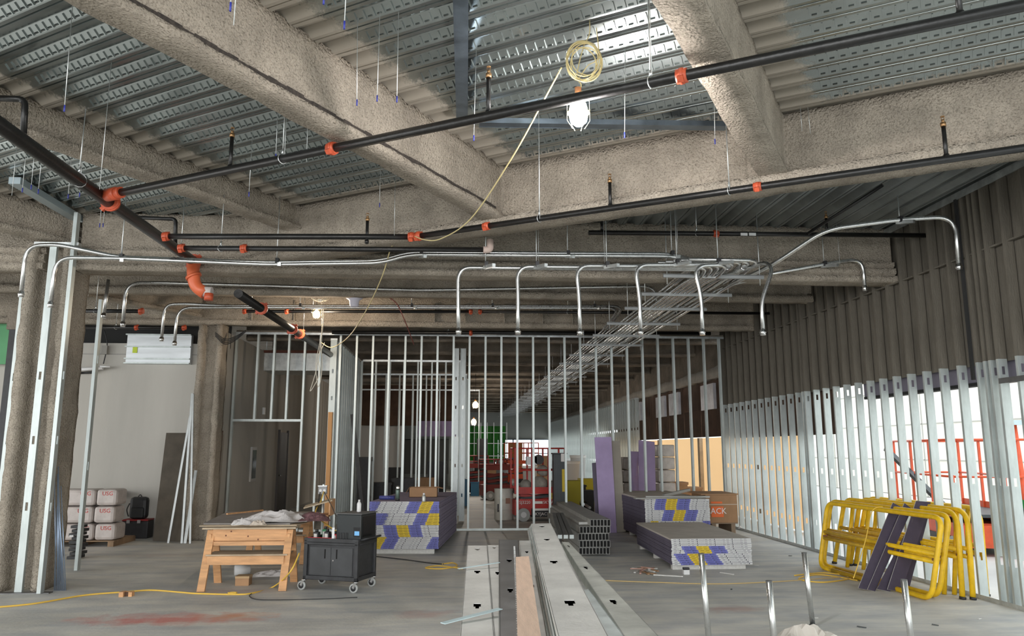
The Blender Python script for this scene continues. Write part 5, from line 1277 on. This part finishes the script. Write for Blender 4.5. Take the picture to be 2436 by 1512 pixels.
for n_, (x0, y0) in enumerate(((.01, .02), (CWD-.02, .02), (.02, CDP-.02), (CWD-.02, CDP-.02))):
    cs = obj('caster', MB().cyl(cp(x0, y0, .13), cp(x0, y0, .115), .03, 12).bar(cp(x0-.005, y0-.018, .115), cp(x0-.035, y0-.018, .055), .004, .03).bar(cp(x0-.005, y0+.018, .115), cp(x0-.035, y0+.018, .055), .004, .03), CHROME, t)
    wc = cp(x0-.03, y0, .055)
    obj('caster_tyre', MB().lathe([(.038, -.013), (.055, -.011), (.055, .011), (.038, .013)], wc, 24, ax=ey), RUBBER, cs)
    obj('caster_hub', MB().lathe([(.012, -.017), (.036, -.015), (.036, .015), (.012, .017)], wc, 18, ax=ey), BLACK, cs)
# charger on the cart
def cthing(n, lb, cat, x, y, z): return thing(n, lb, cat, cp(x, y, z))
t = cthing('battery_charger', 'black jobsite box with a small blue display standing on the cart', 'charger', CWD*.74, .25, CT-.05)
z0 = CT-.05; z1 = oY(840, 1225, FR.y).z; x0 = CWD*.55; x1 = CWD*1.0
obj('casing', cbox(MB(), x0, x1, .06, .46, z0, z1), mat('charger_black', (.012, .016, .017), .4), t, .01)
for k in range(7): obj('vent_slat', cbox(MB(), x0+.015+.022*k, x0+.027+.022*k, .052, .06, z0+.02, z0+.12), BLACK, t)
obj('front_panel', cbox(MB(), x1, x1+.006, .10, .42, z0+.07, z1-.03), mat('panel_black', (.006, .006, .007), .25), t)
obj('display', cbox(MB(), x1-.085, x1-.02, .0575, .06, z0+.09, z0+.14), mat('blue_display', (.10, .25, .42), .4, emit=(.15, .42, .75, .5)), t)
obj('display_bezel', cbox(MB(), x1-.10, x1-.008, .0585, .0605, z0+.07, z0+.185), mat('panel_black', (.006, .006, .007), .25), t)
obj('lid', cbox(MB(), x0-.01, x1+.01, .05, .47, z1, z1+.012), mat('dusty_lid', (.10, .10, .10), .7), t)
# tools on the cart
def tool(n, lb, x, y, m, h_=.11, w_=.035):
    t = cthing(n, lb, 'tool', x, y, CT-.05); z0 = CT-.05
    obj('body', cbox(MB(), x-w_, x+w_, y-.03, y+.03, z0, z0+h_), m, t, .01); obj('neck', MB().cyl(cp(x, y, z0+h_), cp(x, y, z0+h_+.03), w_*.6, 10), BLACK, t)
    obj('label', cbox(MB(), x-w_*.6, x+w_*.6, y-.033, y-.03, z0+.02, z0+h_*.8), mat('pale_label', (.55, .53, .5), .6), t)
GR = mat('tool_green', (.02, .16, .06), .35); TR = mat('tool_red', (.45, .02, .03), .35)
tool('battery_pack', 'dark battery pack with a pale label at the left end of the cart', CWD*.12, .14, BLACK)
tool('green_laser_level', 'green topped laser level on the cart behind the red tray', CWD*.24, .20, GR, .14)
tool('battery_pack', 'dark battery pack with a pale label on the red tray of the cart', CWD*.34, .12, BLACK, .12)
tool('red_battery', 'red battery standing next to the charger box on the cart', CWD*.46, .16, TR, .09)
t = cthing('red_tray', 'shallow red tray at the front of the cart top', 'tray', CWD*.3, .1, CT-.05)
obj('tray', cbox(cbox(MB(), .03, CWD*.5, .03, .26, CT-.05, CT-.045), .03, CWD*.5, .03, .035, CT-.045, CT+.005), TR, t)
t = cthing('white_strip', 'white plastic strip standing against the charger box on the cart', 'strip', CWD*.53, .04, CT-.05)
obj('strip', MB().bar(cp(CWD*.515, .03, CT-.05), cp(CWD*.525, .02, CT+.13), .03, .01), WHITE, t)
# power outlet box hanging at the stud with cords
PX = oY(768, 1165, 11.7)
t = thing('power_box', 'metal power outlet box with plugs hung on the stud above the cart', 'outlet', PX)
obj('box', MB().obox(PX, Vc((.06, 0, 0)), Vc((0, .03, 0)), Vc((0, 0, .055))), GALVD, t)
obj('cover', MB().obox(PX+Vc((0, 0, .06)), Vc((.065, 0, 0)), Vc((0, .05, 0)), Vc((0, 0, .005))), GALV, t)
for s in (-1, 1): obj('socket', MB().cyl(PX+Vc((s*.028, -.03, -.005)), PX+Vc((s*.028, -.036, -.005)), .02, 12), WHITE, t)
obj('post', MB().box(PX.x-.012, PX.x+.012, PX.y+.03, PX.y+.06, 0, PX.z+.08), GALVL, t)
single('extension_cord', MB().tube(smooth([PX+Vc((.02, -.04, -.02)), oY(764, 1190, 11.5), oY(752, 1225, 11.2), cp(.30, .35, CT+.02)]), .008, 7), CORDY, 'yellow cord dropping from the outlet box to the tools on the cart', 'cord')
single('extension_cord', MB().tube(smooth([PX+Vc((.03, -.04, -.03)), oY(790, 1205, 11.0), oY(802, 1228, 10.3), cp(CWD*.58, .25, z1+.018)]), .006, 7), BLACK, 'black cord running from the outlet box to the black charger box', 'cord')
single('extension_cord', MB().tube(smooth([PX+Vc((-.03, -.04, -.03)), oY(758, 1190, 11.5), oY(755, 1225, 11.2), oY(752, 1240, 10.9)]), .006, 7), BLACK, 'black cord hanging left of the yellow cord over the table', 'cord')
FY = lambda px, py, z=.009: oZ(px, py, z)
single('extension_cord', MB().tube(smooth([FY(-40, 1446), FY(80, 1435), FY(200, 1415), FY(300, 1407), FY(360, 1403), FY(430, 1408), FY(470, 1411), FY(560, 1413), FY(600, 1410), FY(650, 1395), oY(690, 1360, 9.7), oY(712, 1315, 9.85)]), .009, 7), CORDY, 'long yellow extension cord snaking over the floor past the sawhorses', 'cord')
q = FY(553, 1411); obj_ = single('cord_tie', MB().tube([q+Vc((math.cos(a)*.05, math.sin(a)*.03, .008)) for a in [i*math.pi/6 for i in range(13)]], .008, 6), CORDY, 'small yellow knot of cord in front of the nearest sawhorse', 'cord')
single('extension_cord', MB().tube(smooth([FY(600, 1410, .006), FY(594, 1418, .006), FY(625, 1426, .006), FY(760, 1424, .006), FY(850, 1420, .006)]), .005, 6), BLACK, 'thin dark cord loop on the floor in front of the cart', 'cord')
single('extension_cord', MB().tube(smooth([FY(888, 1322), FY(960, 1330), FY(1020, 1338), FY(1055, 1341)]), .008, 6), BLACK, 'dark cord on the floor right of the cart towards the yellow coil', 'cord')
single('extension_cord', MB().tube(smooth([FY(1052, 1341), FY(1078, 1338), FY(1086, 1346), FY(1050, 1352), FY(1012, 1350), FY(1040, 1345), FY(1080, 1349), FY(1100, 1352)]), .009, 6), CORDY, 'yellow cord coil on the floor beside the left steel studs', 'cord')
single('extension_cord', MB().tube(smooth([FY(1440, 1380), FY(1550, 1384), FY(1700, 1388), FY(1840, 1383), FY(1960, 1375), FY(2050, 1370)]), .007, 6), mat('dusty_cord', (.55, .40, .18), .7), 'faint yellow cord stretched over the floor before the low board stack', 'cord')
single('extension_cord', MB().tube(smooth([FY(1890, 1368), FY(1960, 1362), FY(2030, 1372), FY(1960, 1384), FY(1900, 1376), FY(1950, 1366), FY(2040, 1380)]), .009, 6), CORDY, 'yellow cord loops on the floor at the left foot of the yellow frames', 'cord')
t = thing('white_bottle', 'white plastic bottle standing behind the charger box', 'bottle', cp(CWD*.9, .44, z1+.012))
obj('body', MB().lathe([(.025, 0), (.028, .01), (.028, .10), (.012, .13)], cp(CWD*.78, .30, z1+.012), 14), WHITE, t); obj('cap', MB().lathe([(.013, .13), (.013, .15)], cp(CWD*.78, .30, z1+.012), 10), WHITE, t)

# ================================================================== left background
# pallets of wrapped bags
bagm = mat('wrapped_bag', (.56, .50, .47), .45, 0, .15, 6, .3, 10, spec=.6)
redp = mat('red_bag_print', (.55, .06, .05), .6)
PYB = oZ(240, 1300, 0).y
t = thing('pallet', 'wooden pallet under the wrapped white bags by the left column', 'pallet', oZ(215, 1303, 0))
xr = oY(270, 1290, PYB).x; xl = xr-1.25
for k in range(6): obj('deck_board', MB().box(xl, xr, PYB+.02+k*.16, PYB+.12+k*.16, .085, .10), mat('pallet_wood', (.30, .20, .12), .8, 0, .3, 5), t)
for x in (xl, (xl+xr)/2-.05, xr-.1): obj('runner', MB().box(x, x+.1, PYB, PYB+.95, 0, .085), mat('pallet_wood', (.30, .20, .12), .8, 0, .3, 5), t)
for r in range(3):
    for k in range(2):
        z0 = .10+r*.30; x1 = xr-(0 if k == 1 else .0)
        for c_ in range(2):
            ww = .48 if k == 0 else .30
            pass
    z0 = .105+r*.30
    for k, (xa_, xb_) in enumerate(((xl+.02, xl+.85), (xl+.87, xr-.02))):
        sh = (.02, -.02, .0)[r]
        lb = '%s wrapped bag in the %s layer on the left pallet' % (('wide left', 'right end')[k], ('bottom', 'middle', 'top')[r])
        tb = thing('wrapped_bag', lb, 'bag', ((xa_+xb_)/2, PYB+.3, z0), 'wrapped bags on the left pallet')
        me = MB().box(xa_+sh, xb_+sh, PYB+.02, PYB+.50, z0, z0+.285)
        obj('bag', me, bagm, tb, .055)
        pl_ = xb_+sh-.16
        textmesh('USG', .10, frame((pl_, PYB+.015, z0+.21), (1, 0, 0), (0, -1, 0)), redp, tb, 'printed_mark')
# black tubes beside pallet
t = thing('black_tube_stack', 'small stack of black capped tubes on the floor beside the left pallet', 'tubes', oZ(165, 1328, 0))
c = oZ(158, 1330, 0)
for k in range(9): obj('tube', MB().box(c.x+.03*(k % 2), c.x+.14+.03*(k % 2), c.y+.02*(k % 3), c.y+.3, .002+.058*k, .045+.058*k), BLACK, t)
obj('white_tag', MB().box(c.x+.02, c.x+.08, c.y-.02, c.y-.012, .34, .37), WHITE, t)
# rods against column
t = thing('rod_bundle', 'bundle of thin blue grey steel rods leaning against the left column', 'rods', oZ(138, 1402, 0))
rb = random.Random(2)
for k in range(9):
    q = oZ(129+3.4*k, 1404, 0); e_ = oY(128+rb.uniform(0, 8)+k*1.2, 1120+rb.uniform(-30, 90), q.y+.03)
    obj('rod', MB().cyl(q, e_, .006, 6), BLUEC, t)
# leaning sheets by the second column
leaner('brown_sheet', 'large dark brown sheet leaning left of the second column', 'sheet', [(364, 1278), (445, 1280), (450, 1022), (396, 1022)], 15.2, 15.75, mat('dark_brown_sheet', (.095, .080, .062), .85, 0, .25, 3))
leaner('brown_sheet', 'tall dark brown sheet with rusty edge leaning right of the second column', 'sheet', [(485, 1275), (507, 1275), (531, 1021), (480, 1020)], 15.85, 16.15, mat('rusty_sheet', (.11, .065, .045), .8, 0, .3, 2))
leaner('grey_sheet', 'thin pale sheet edge standing right of the rusty sheet', 'sheet', [(509, 1272), (514, 1272), (534, 1028), (530, 1028)], 15.9, 16.2, BEIGEB)
for (x0, y0, x1, y1, Ya, Yb, w_, lb) in ((400, 1290, 452, 990, 15.0, 15.15, .034, 'slanting bright stud leaning on the second column, lowest at left'), (432, 1292, 457, 935, 14.95, 15.15, .036, 'tall bright stud leaning on the second column'), (452, 1292, 459, 937, 14.9, 15.15, .03, 'upright galvanised stud leaning next to the tall bright stud'), (440, 1290, 466, 1118, 14.95, 15.2, .05, 'short grey stud leaning behind the others at the second column')):
    a = oY(x0, y0, Ya); a.z = 0.003; b = oY(x1, y1, Yb)
    single('leaning_stud', MB().bar(a, b, w_, .004, (0, 1, 0)).bar(a+Vc((-w_/2, .01, 0)), b+Vc((-w_/2, .01, 0)), .004, .03, (0, 1, 0)).bar(a+Vc((w_/2, .01, 0)), b+Vc((w_/2, .01, 0)), .004, .03, (0, 1, 0)), mat('leaning_steel', (.42, .44, .44), .4, .7, .2, 6), lb, 'stud')
# backpack on toolbox
c = oY(323, 1272, 15.9)
t = thing('tool_box', 'black tool box with red lid on the floor by the grey wall', 'tool box', (c.x, 15.9, 0))
x0 = oY(292, 1270, 15.9).x; x1 = oY(355, 1270, 15.9).x; ht = .36
obj('body', MB().box(x0, x1, 15.8, 16.1, 0, ht-.03), BLACK, t, .015); obj('lid', MB().box(x0, x1, 15.79, 16.11, ht-.03, ht), mat('dark_red_lid', (.30, .02, .02), .5), t, .008)
for x in (x0+.1, x1-.2): obj('latch', MB().box(x, x+.06, 15.775, 15.79, ht-.07, ht-.01), mat('grey_latch', (.35, .33, .33), .5), t)
xc = oY(328, 1230, 15.9).x; t = thing('backpack', 'black backpack sitting on the red lidded tool box', 'backpack', (xc, 15.92, ht))
o = obj('body', MB().box(xc-.17, xc+.17, 15.84, 16.04, ht, ht+.42), BLACK, t, .07)
obj('pocket', MB().box(xc-.12, xc+.13, 15.80, 15.86, ht+.02, ht+.22), mat('pack_black', (.018, .019, .02), .6), t, .025)
obj('top_handle', MB().tube(smooth([Vc((xc-.04, 15.93, ht+.41)), Vc((xc, 15.93, ht+.46)), Vc((xc+.04, 15.93, ht+.41))]), .009, 6), BLACK, t)
obj('strap', MB().tube(smooth([Vc((xc-.16, 15.86, ht+.3)), Vc((xc-.2, 15.85, ht+.18)), Vc((xc-.16, 15.85, ht+.05))]), .012, 6), BLACK, t)
# beam resting horizontally above bags
a = oY(140, 1173, 16.1); b = oY(275, 1174, 16.1)
t = thing('lying_channel', 'long grey steel channel standing on brackets along the grey wall above the bags', 'channel', a)
obj('channel', MB().bar((a.x-.4, 16.1, a.z), (b.x+.2, 16.1, a.z), .08, .10), mat('dull_channel', (.28, .27, .26), .5, .5), t)
obj('leg', MB().box(b.x-.1, b.x-.05, 16.08, 16.14, 0, a.z).box(a.x-.3, a.x-.25, 16.08, 16.14, 0, a.z), GALVD, t)

# ================================================================== right foreground
# yellow frames
def yframe(p_bl, p_br, lean, h_, kind, label, rr=.15):
    a = Vc(p_bl); b = Vc(p_br); a.z = b.z = 0; ex = (b-a).normalized(); n = Vc((ex.y, -ex.x, 0)); up = (Vc((0, 0, 1))-n*0+Vc(lean)).normalized(); W_ = (b-a).length
    def Q(x, z): return a+ex*x+up*z+Vc((0, 0, .0))
    t = thing('guard_frame', label, 'frame', (a+b)/2, 'yellow guard frames leaning on the right stud wall')
    r_ = .031; H_ = h_/up.z
    if kind == 'loop':
        pts = [Q(.3, .03), Q(W_-.12, .03), Q(W_, H_), Q(.08, H_), Q(0, .03), Q(.35, .03)]
        obj('loop_tube', MB().tube(fillet(pts, rr, 8), r_, 10), YELLOW, t)
    else:
        pts = [Q(0, 0), Q(.16, H_), Q(W_-.16, H_), Q(W_, 0)]
        obj('outer_tube', MB().tube(fillet(pts, rr*1.3, 8), r_, 10), YELLOW, t)
        for x in (.34, W_-.34): obj('upright', MB().cyl(Q(x+.02, 0), Q(x+.06 if x < 1 else x, H_), r_*.9, 10), YELLOW, t)
        for x in (0, W_): obj('foot_cap', MB().cyl(Q(x, 0), Q(x, .03), r_*1.2, 10), BLACK, t)
    for z in (H_*.47, H_*.56): obj('cross_bar', MB().cyl(Q(.07, z), Q(W_-.07, z), r_*.85, 10), YELLOW, t)
    for x in (.09, W_-.09): obj('coupling_pin', MB().cyl(Q(x, H_*.5)-n*.03, Q(x, H_*.5)+n*.03, .015, 8), mat('rusty_pin', (.22, .09, .04), .7), t)
fr_ = [((1950, 1352), (2232, 1436), 1190, 'loop', 'front yellow tubular frame with rounded foot loop'),
       ((1958, 1348), (2250, 1430), 1196, 'loop', 'second yellow tubular frame with rounded foot loop'),
       ((1985, 1340), (2290, 1425), 1192, 'legs', 'middle yellow guard frame with straight legs'),
       ((2022, 1345), (2315, 1426), 1200, 'legs', 'fourth yellow guard frame with straight legs'),
       ((2035, 1345), (2348, 1418), 1206, 'legs', 'rearmost yellow guard frame nearest the stud wall')]
for k, (bl, brp, ty, kind, lb) in enumerate(fr_):
    a = oZ(*bl, 0); b = oZ(*brp, 0)
    yframe(a, b, (.16, .02, 0), .93+.015*k, kind, lb)
# purple offcuts leaning on the frames
OFFC = mat('dark_purple_offcut', (.060, .048, .078), .8, 0, .2, 4)
def strip(cs, th, label, m=OFFC, zl=0.0):
    (bl, brp, tr, tl, Yb, Yt) = cs
    P_ = [oY(*bl, Yb), oY(*brp, Yb), oY(*tr, Yt), oY(*tl, Yt)]
    dz = min(P_[0].z, P_[1].z); 
    nrm = (P_[1]-P_[0]).cross(P_[3]-P_[0]).normalized()
    if nrm.y < 0: nrm = -nrm
    mb = MB(); mb.mi(0); mb.v = P_+[p+nrm*th for p in P_]; mb.face((0, 1, 2, 3)); mb.face((7, 6, 5, 4)); mb.mi(1)
    for i in range(4): mb.face((i, 4+i, 4+(i+1) % 4, (i+1) % 4))
    for v in mb.v: v.z -= min(0, dz)+.0
    return single('board_offcut', mb, [m, GYPE], label, 'offcut', 'purple offcuts leaning on the yellow frames')
Yb = oZ(2080, 1405, 0).y
strip(((2042, 1398), (2062, 1402), (2148, 1207), (2124, 1195), Yb, Yb+.35), .014, 'leftmost purple board offcut leaning on the yellow frames')
strip(((2064, 1404), (2082, 1408), (2170, 1212), (2152, 1198), Yb-.02, Yb+.33), .014, 'second purple board offcut from the left on the yellow frames')
strip(((2086, 1402), (2118, 1408), (2172, 1235), (2152, 1300), Yb-.05, Yb+.2), .014, 'short purple offcut with a slot between the longer offcuts')
strip(((2112, 1408), (2145, 1414), (2215, 1200), (2180, 1197), Yb-.08, Yb+.28), .014, 'wide purple board offcut at the right of the leaning group')
strip(((2128, 1400), (2162, 1405), (2216, 1202), (2208, 1200), Yb+.02, Yb+.36), .02, 'dark board edge leaning behind the wide purple offcut')
o = single('tie_wire', MB().tube(smooth([oY(2100, 1205, Yb+.4), oY(2075, 1215, Yb+.4), oY(2060, 1280, Yb+.2), oY(2045, 1330, Yb+.1), oY(2030, 1375, Yb)]), .006, 6), CORDY, 'thin yellow cord hanging down over the yellow frames', 'cord')
# standing pipes
for (px, py, bx, by, lb) in ((1668, 1316, 1690, 1562, 'standing bright pipe in front of the low board stack'), (1829, 1381, 1848, 1590, 'standing bright pipe at the lower edge right of centre'), (1913, 1314, 1934, 1490, 'standing bright pipe farthest from the camera'), (2150, 1378, 2176, 1592, 'standing bright pipe in front of the purple offcuts')):
    b = oZ(bx, by, 0); top = oY(px, py, b.y+.0)
    t = thing('standing_pipe', lb, 'pipe', b, 'bright conduit pipes standing up from the floor')
    obj('pipe', MB().cyl(b, top, .025, 16), CONDUIT, t); obj('end_rim', MB().lathe([(.020, -.004), (.026, -.004), (.026, .002), (.019, .002)], top, 16), GALVD, t); obj('floor_collar', MB().cyl(b, b+Vc((0, 0, .02)), .035, 14), GALVD, t)
c = oZ(1930, 1530, 0); crumple('crumpled_paper', c.x-.02, c.y-.05, 0, .34, .30, .15, 51, mat('cream_paper', (.62, .58, .52), .8), 'large crumpled cream paper on the floor at the lower right edge', 'paper', .3, 16, 12)
# outside: orange lift, hopper, red post
c = oZ(2160, 1240, -.02); LY_ = 12.6
t = thing('scissor_lift', 'orange red scissor lift outside behind the right stud wall', 'scissor lift', (9.0, 13.6, -.02))
hz_ = oX(2200, 1046, 9.0).z
lift(t, 0, 0, 2.7, 1.2, REDO, REDO, .62, hz_, R(78))
obj('brace', MB().bar((8.4, 14.8, 1.7), (8.5, 12.8, .45), .10, .06), GREYBIN, t)
t = thing('waste_hopper', 'dark wheeled hopper with green paint outside the right opening', 'hopper', (8.1, 9.0, -.02))
HX = 7.9; y0, y1 = 7.2, 9.15
a = oX(2392, 1205, HX); zt_ = a.z; y1 = a.y
mb = MB(); q = [(HX, y1), (HX+1.1, y1), (HX+1.1, y1-1.8), (HX, y1-1.8)]; q2 = [(HX+.12, y1-.2), (HX+1.0, y1-.2), (HX+1.0, y1-1.7), (HX+.12, y1-1.7)]
mb.v = [Vc((x, y, zt_)) for x, y in q]+[Vc((x, y, .22)) for x, y in q2]
for f in ((4, 5, 6, 7), (0, 1, 5, 4), (1, 2, 6, 5), (2, 3, 7, 6), (3, 0, 4, 7)): mb.face(f)
obj('tub', mb, mat('hopper_grey', (.10, .10, .095), .6, 0, .3, 5), t)
obj('rim', MB().box(HX-.02, HX+.02, y1-1.8, y1, zt_-.04, zt_).box(HX, HX+1.1, y1-.02, y1+.02, zt_-.04, zt_), BLACK, t)
for (xx, yy) in ((HX+.15, y1-.35), (HX+.15, y1-1.4), (HX+.9, y1-.35), (HX+.9, y1-1.4)): obj('wheel', MB().cyl((xx-.04, yy, .12), (xx+.04, yy, .12), .14, 18), BLACK, t)
mb = MB().poly([(HX-.002+.04, y1-.35, .75), (HX+.05, y1-.75, .5), (HX+.02, y1-.45, 1.0), (HX+.0, y1-.3, 1.0)]); obj('green_paint', mb, mat('green_spray', (.02, .28, .06), .6), t)
t = thing('red_post', 'orange red steel post with pale blue cap outside the right opening', 'post', (9.3, 9.6, 0))
a = oX(2424, 1010, 9.4); obj('post', MB().cyl((9.4, a.y, -.02), (9.4, a.y+.15, a.z), .06, 12), REDO, t); obj('cap', MB().box(9.3, 9.5, a.y, a.y+.3, a.z, a.z+.08), TEAL, t)

p = oY(6, 1100, 12.5)
t = thing('dark_post', 'dark painted post at the far left edge behind the framed column', 'post', (p.x, 12.5, 0))
obj('post', MB().box(p.x-.09, p.x+.06, 12.45, 12.6, 0, 3.55), BLACK, t); obj('cap', MB().box(p.x-.12, p.x+.12, 12.42, 12.63, 3.55, 3.85), FIRE2, t)
rb = random.Random(12)
for k, (px, py) in enumerate(((1905, 1312), (1880, 1322), (1935, 1470), (2225, 1487), (2330, 1472), (1740, 1402), (1800, 1345), (2050, 1492))):
    q = oZ(px, py, 0); dv = Vc((rb.uniform(-.05, .05), rb.uniform(-.03, .03), 0))
    single('floor_scrap', MB().bar(q-dv+Vc((.0, 0, .004)), q+dv+Vc((0, 0, .008)), .02, .006), (GYPE, GREYBIN)[k % 2], '%s small %s scrap lying on the open floor at the right, counted from the back' % (ORD[k], ('pale', 'dark')[k % 2]), 'scrap', 'scraps on the right floor')
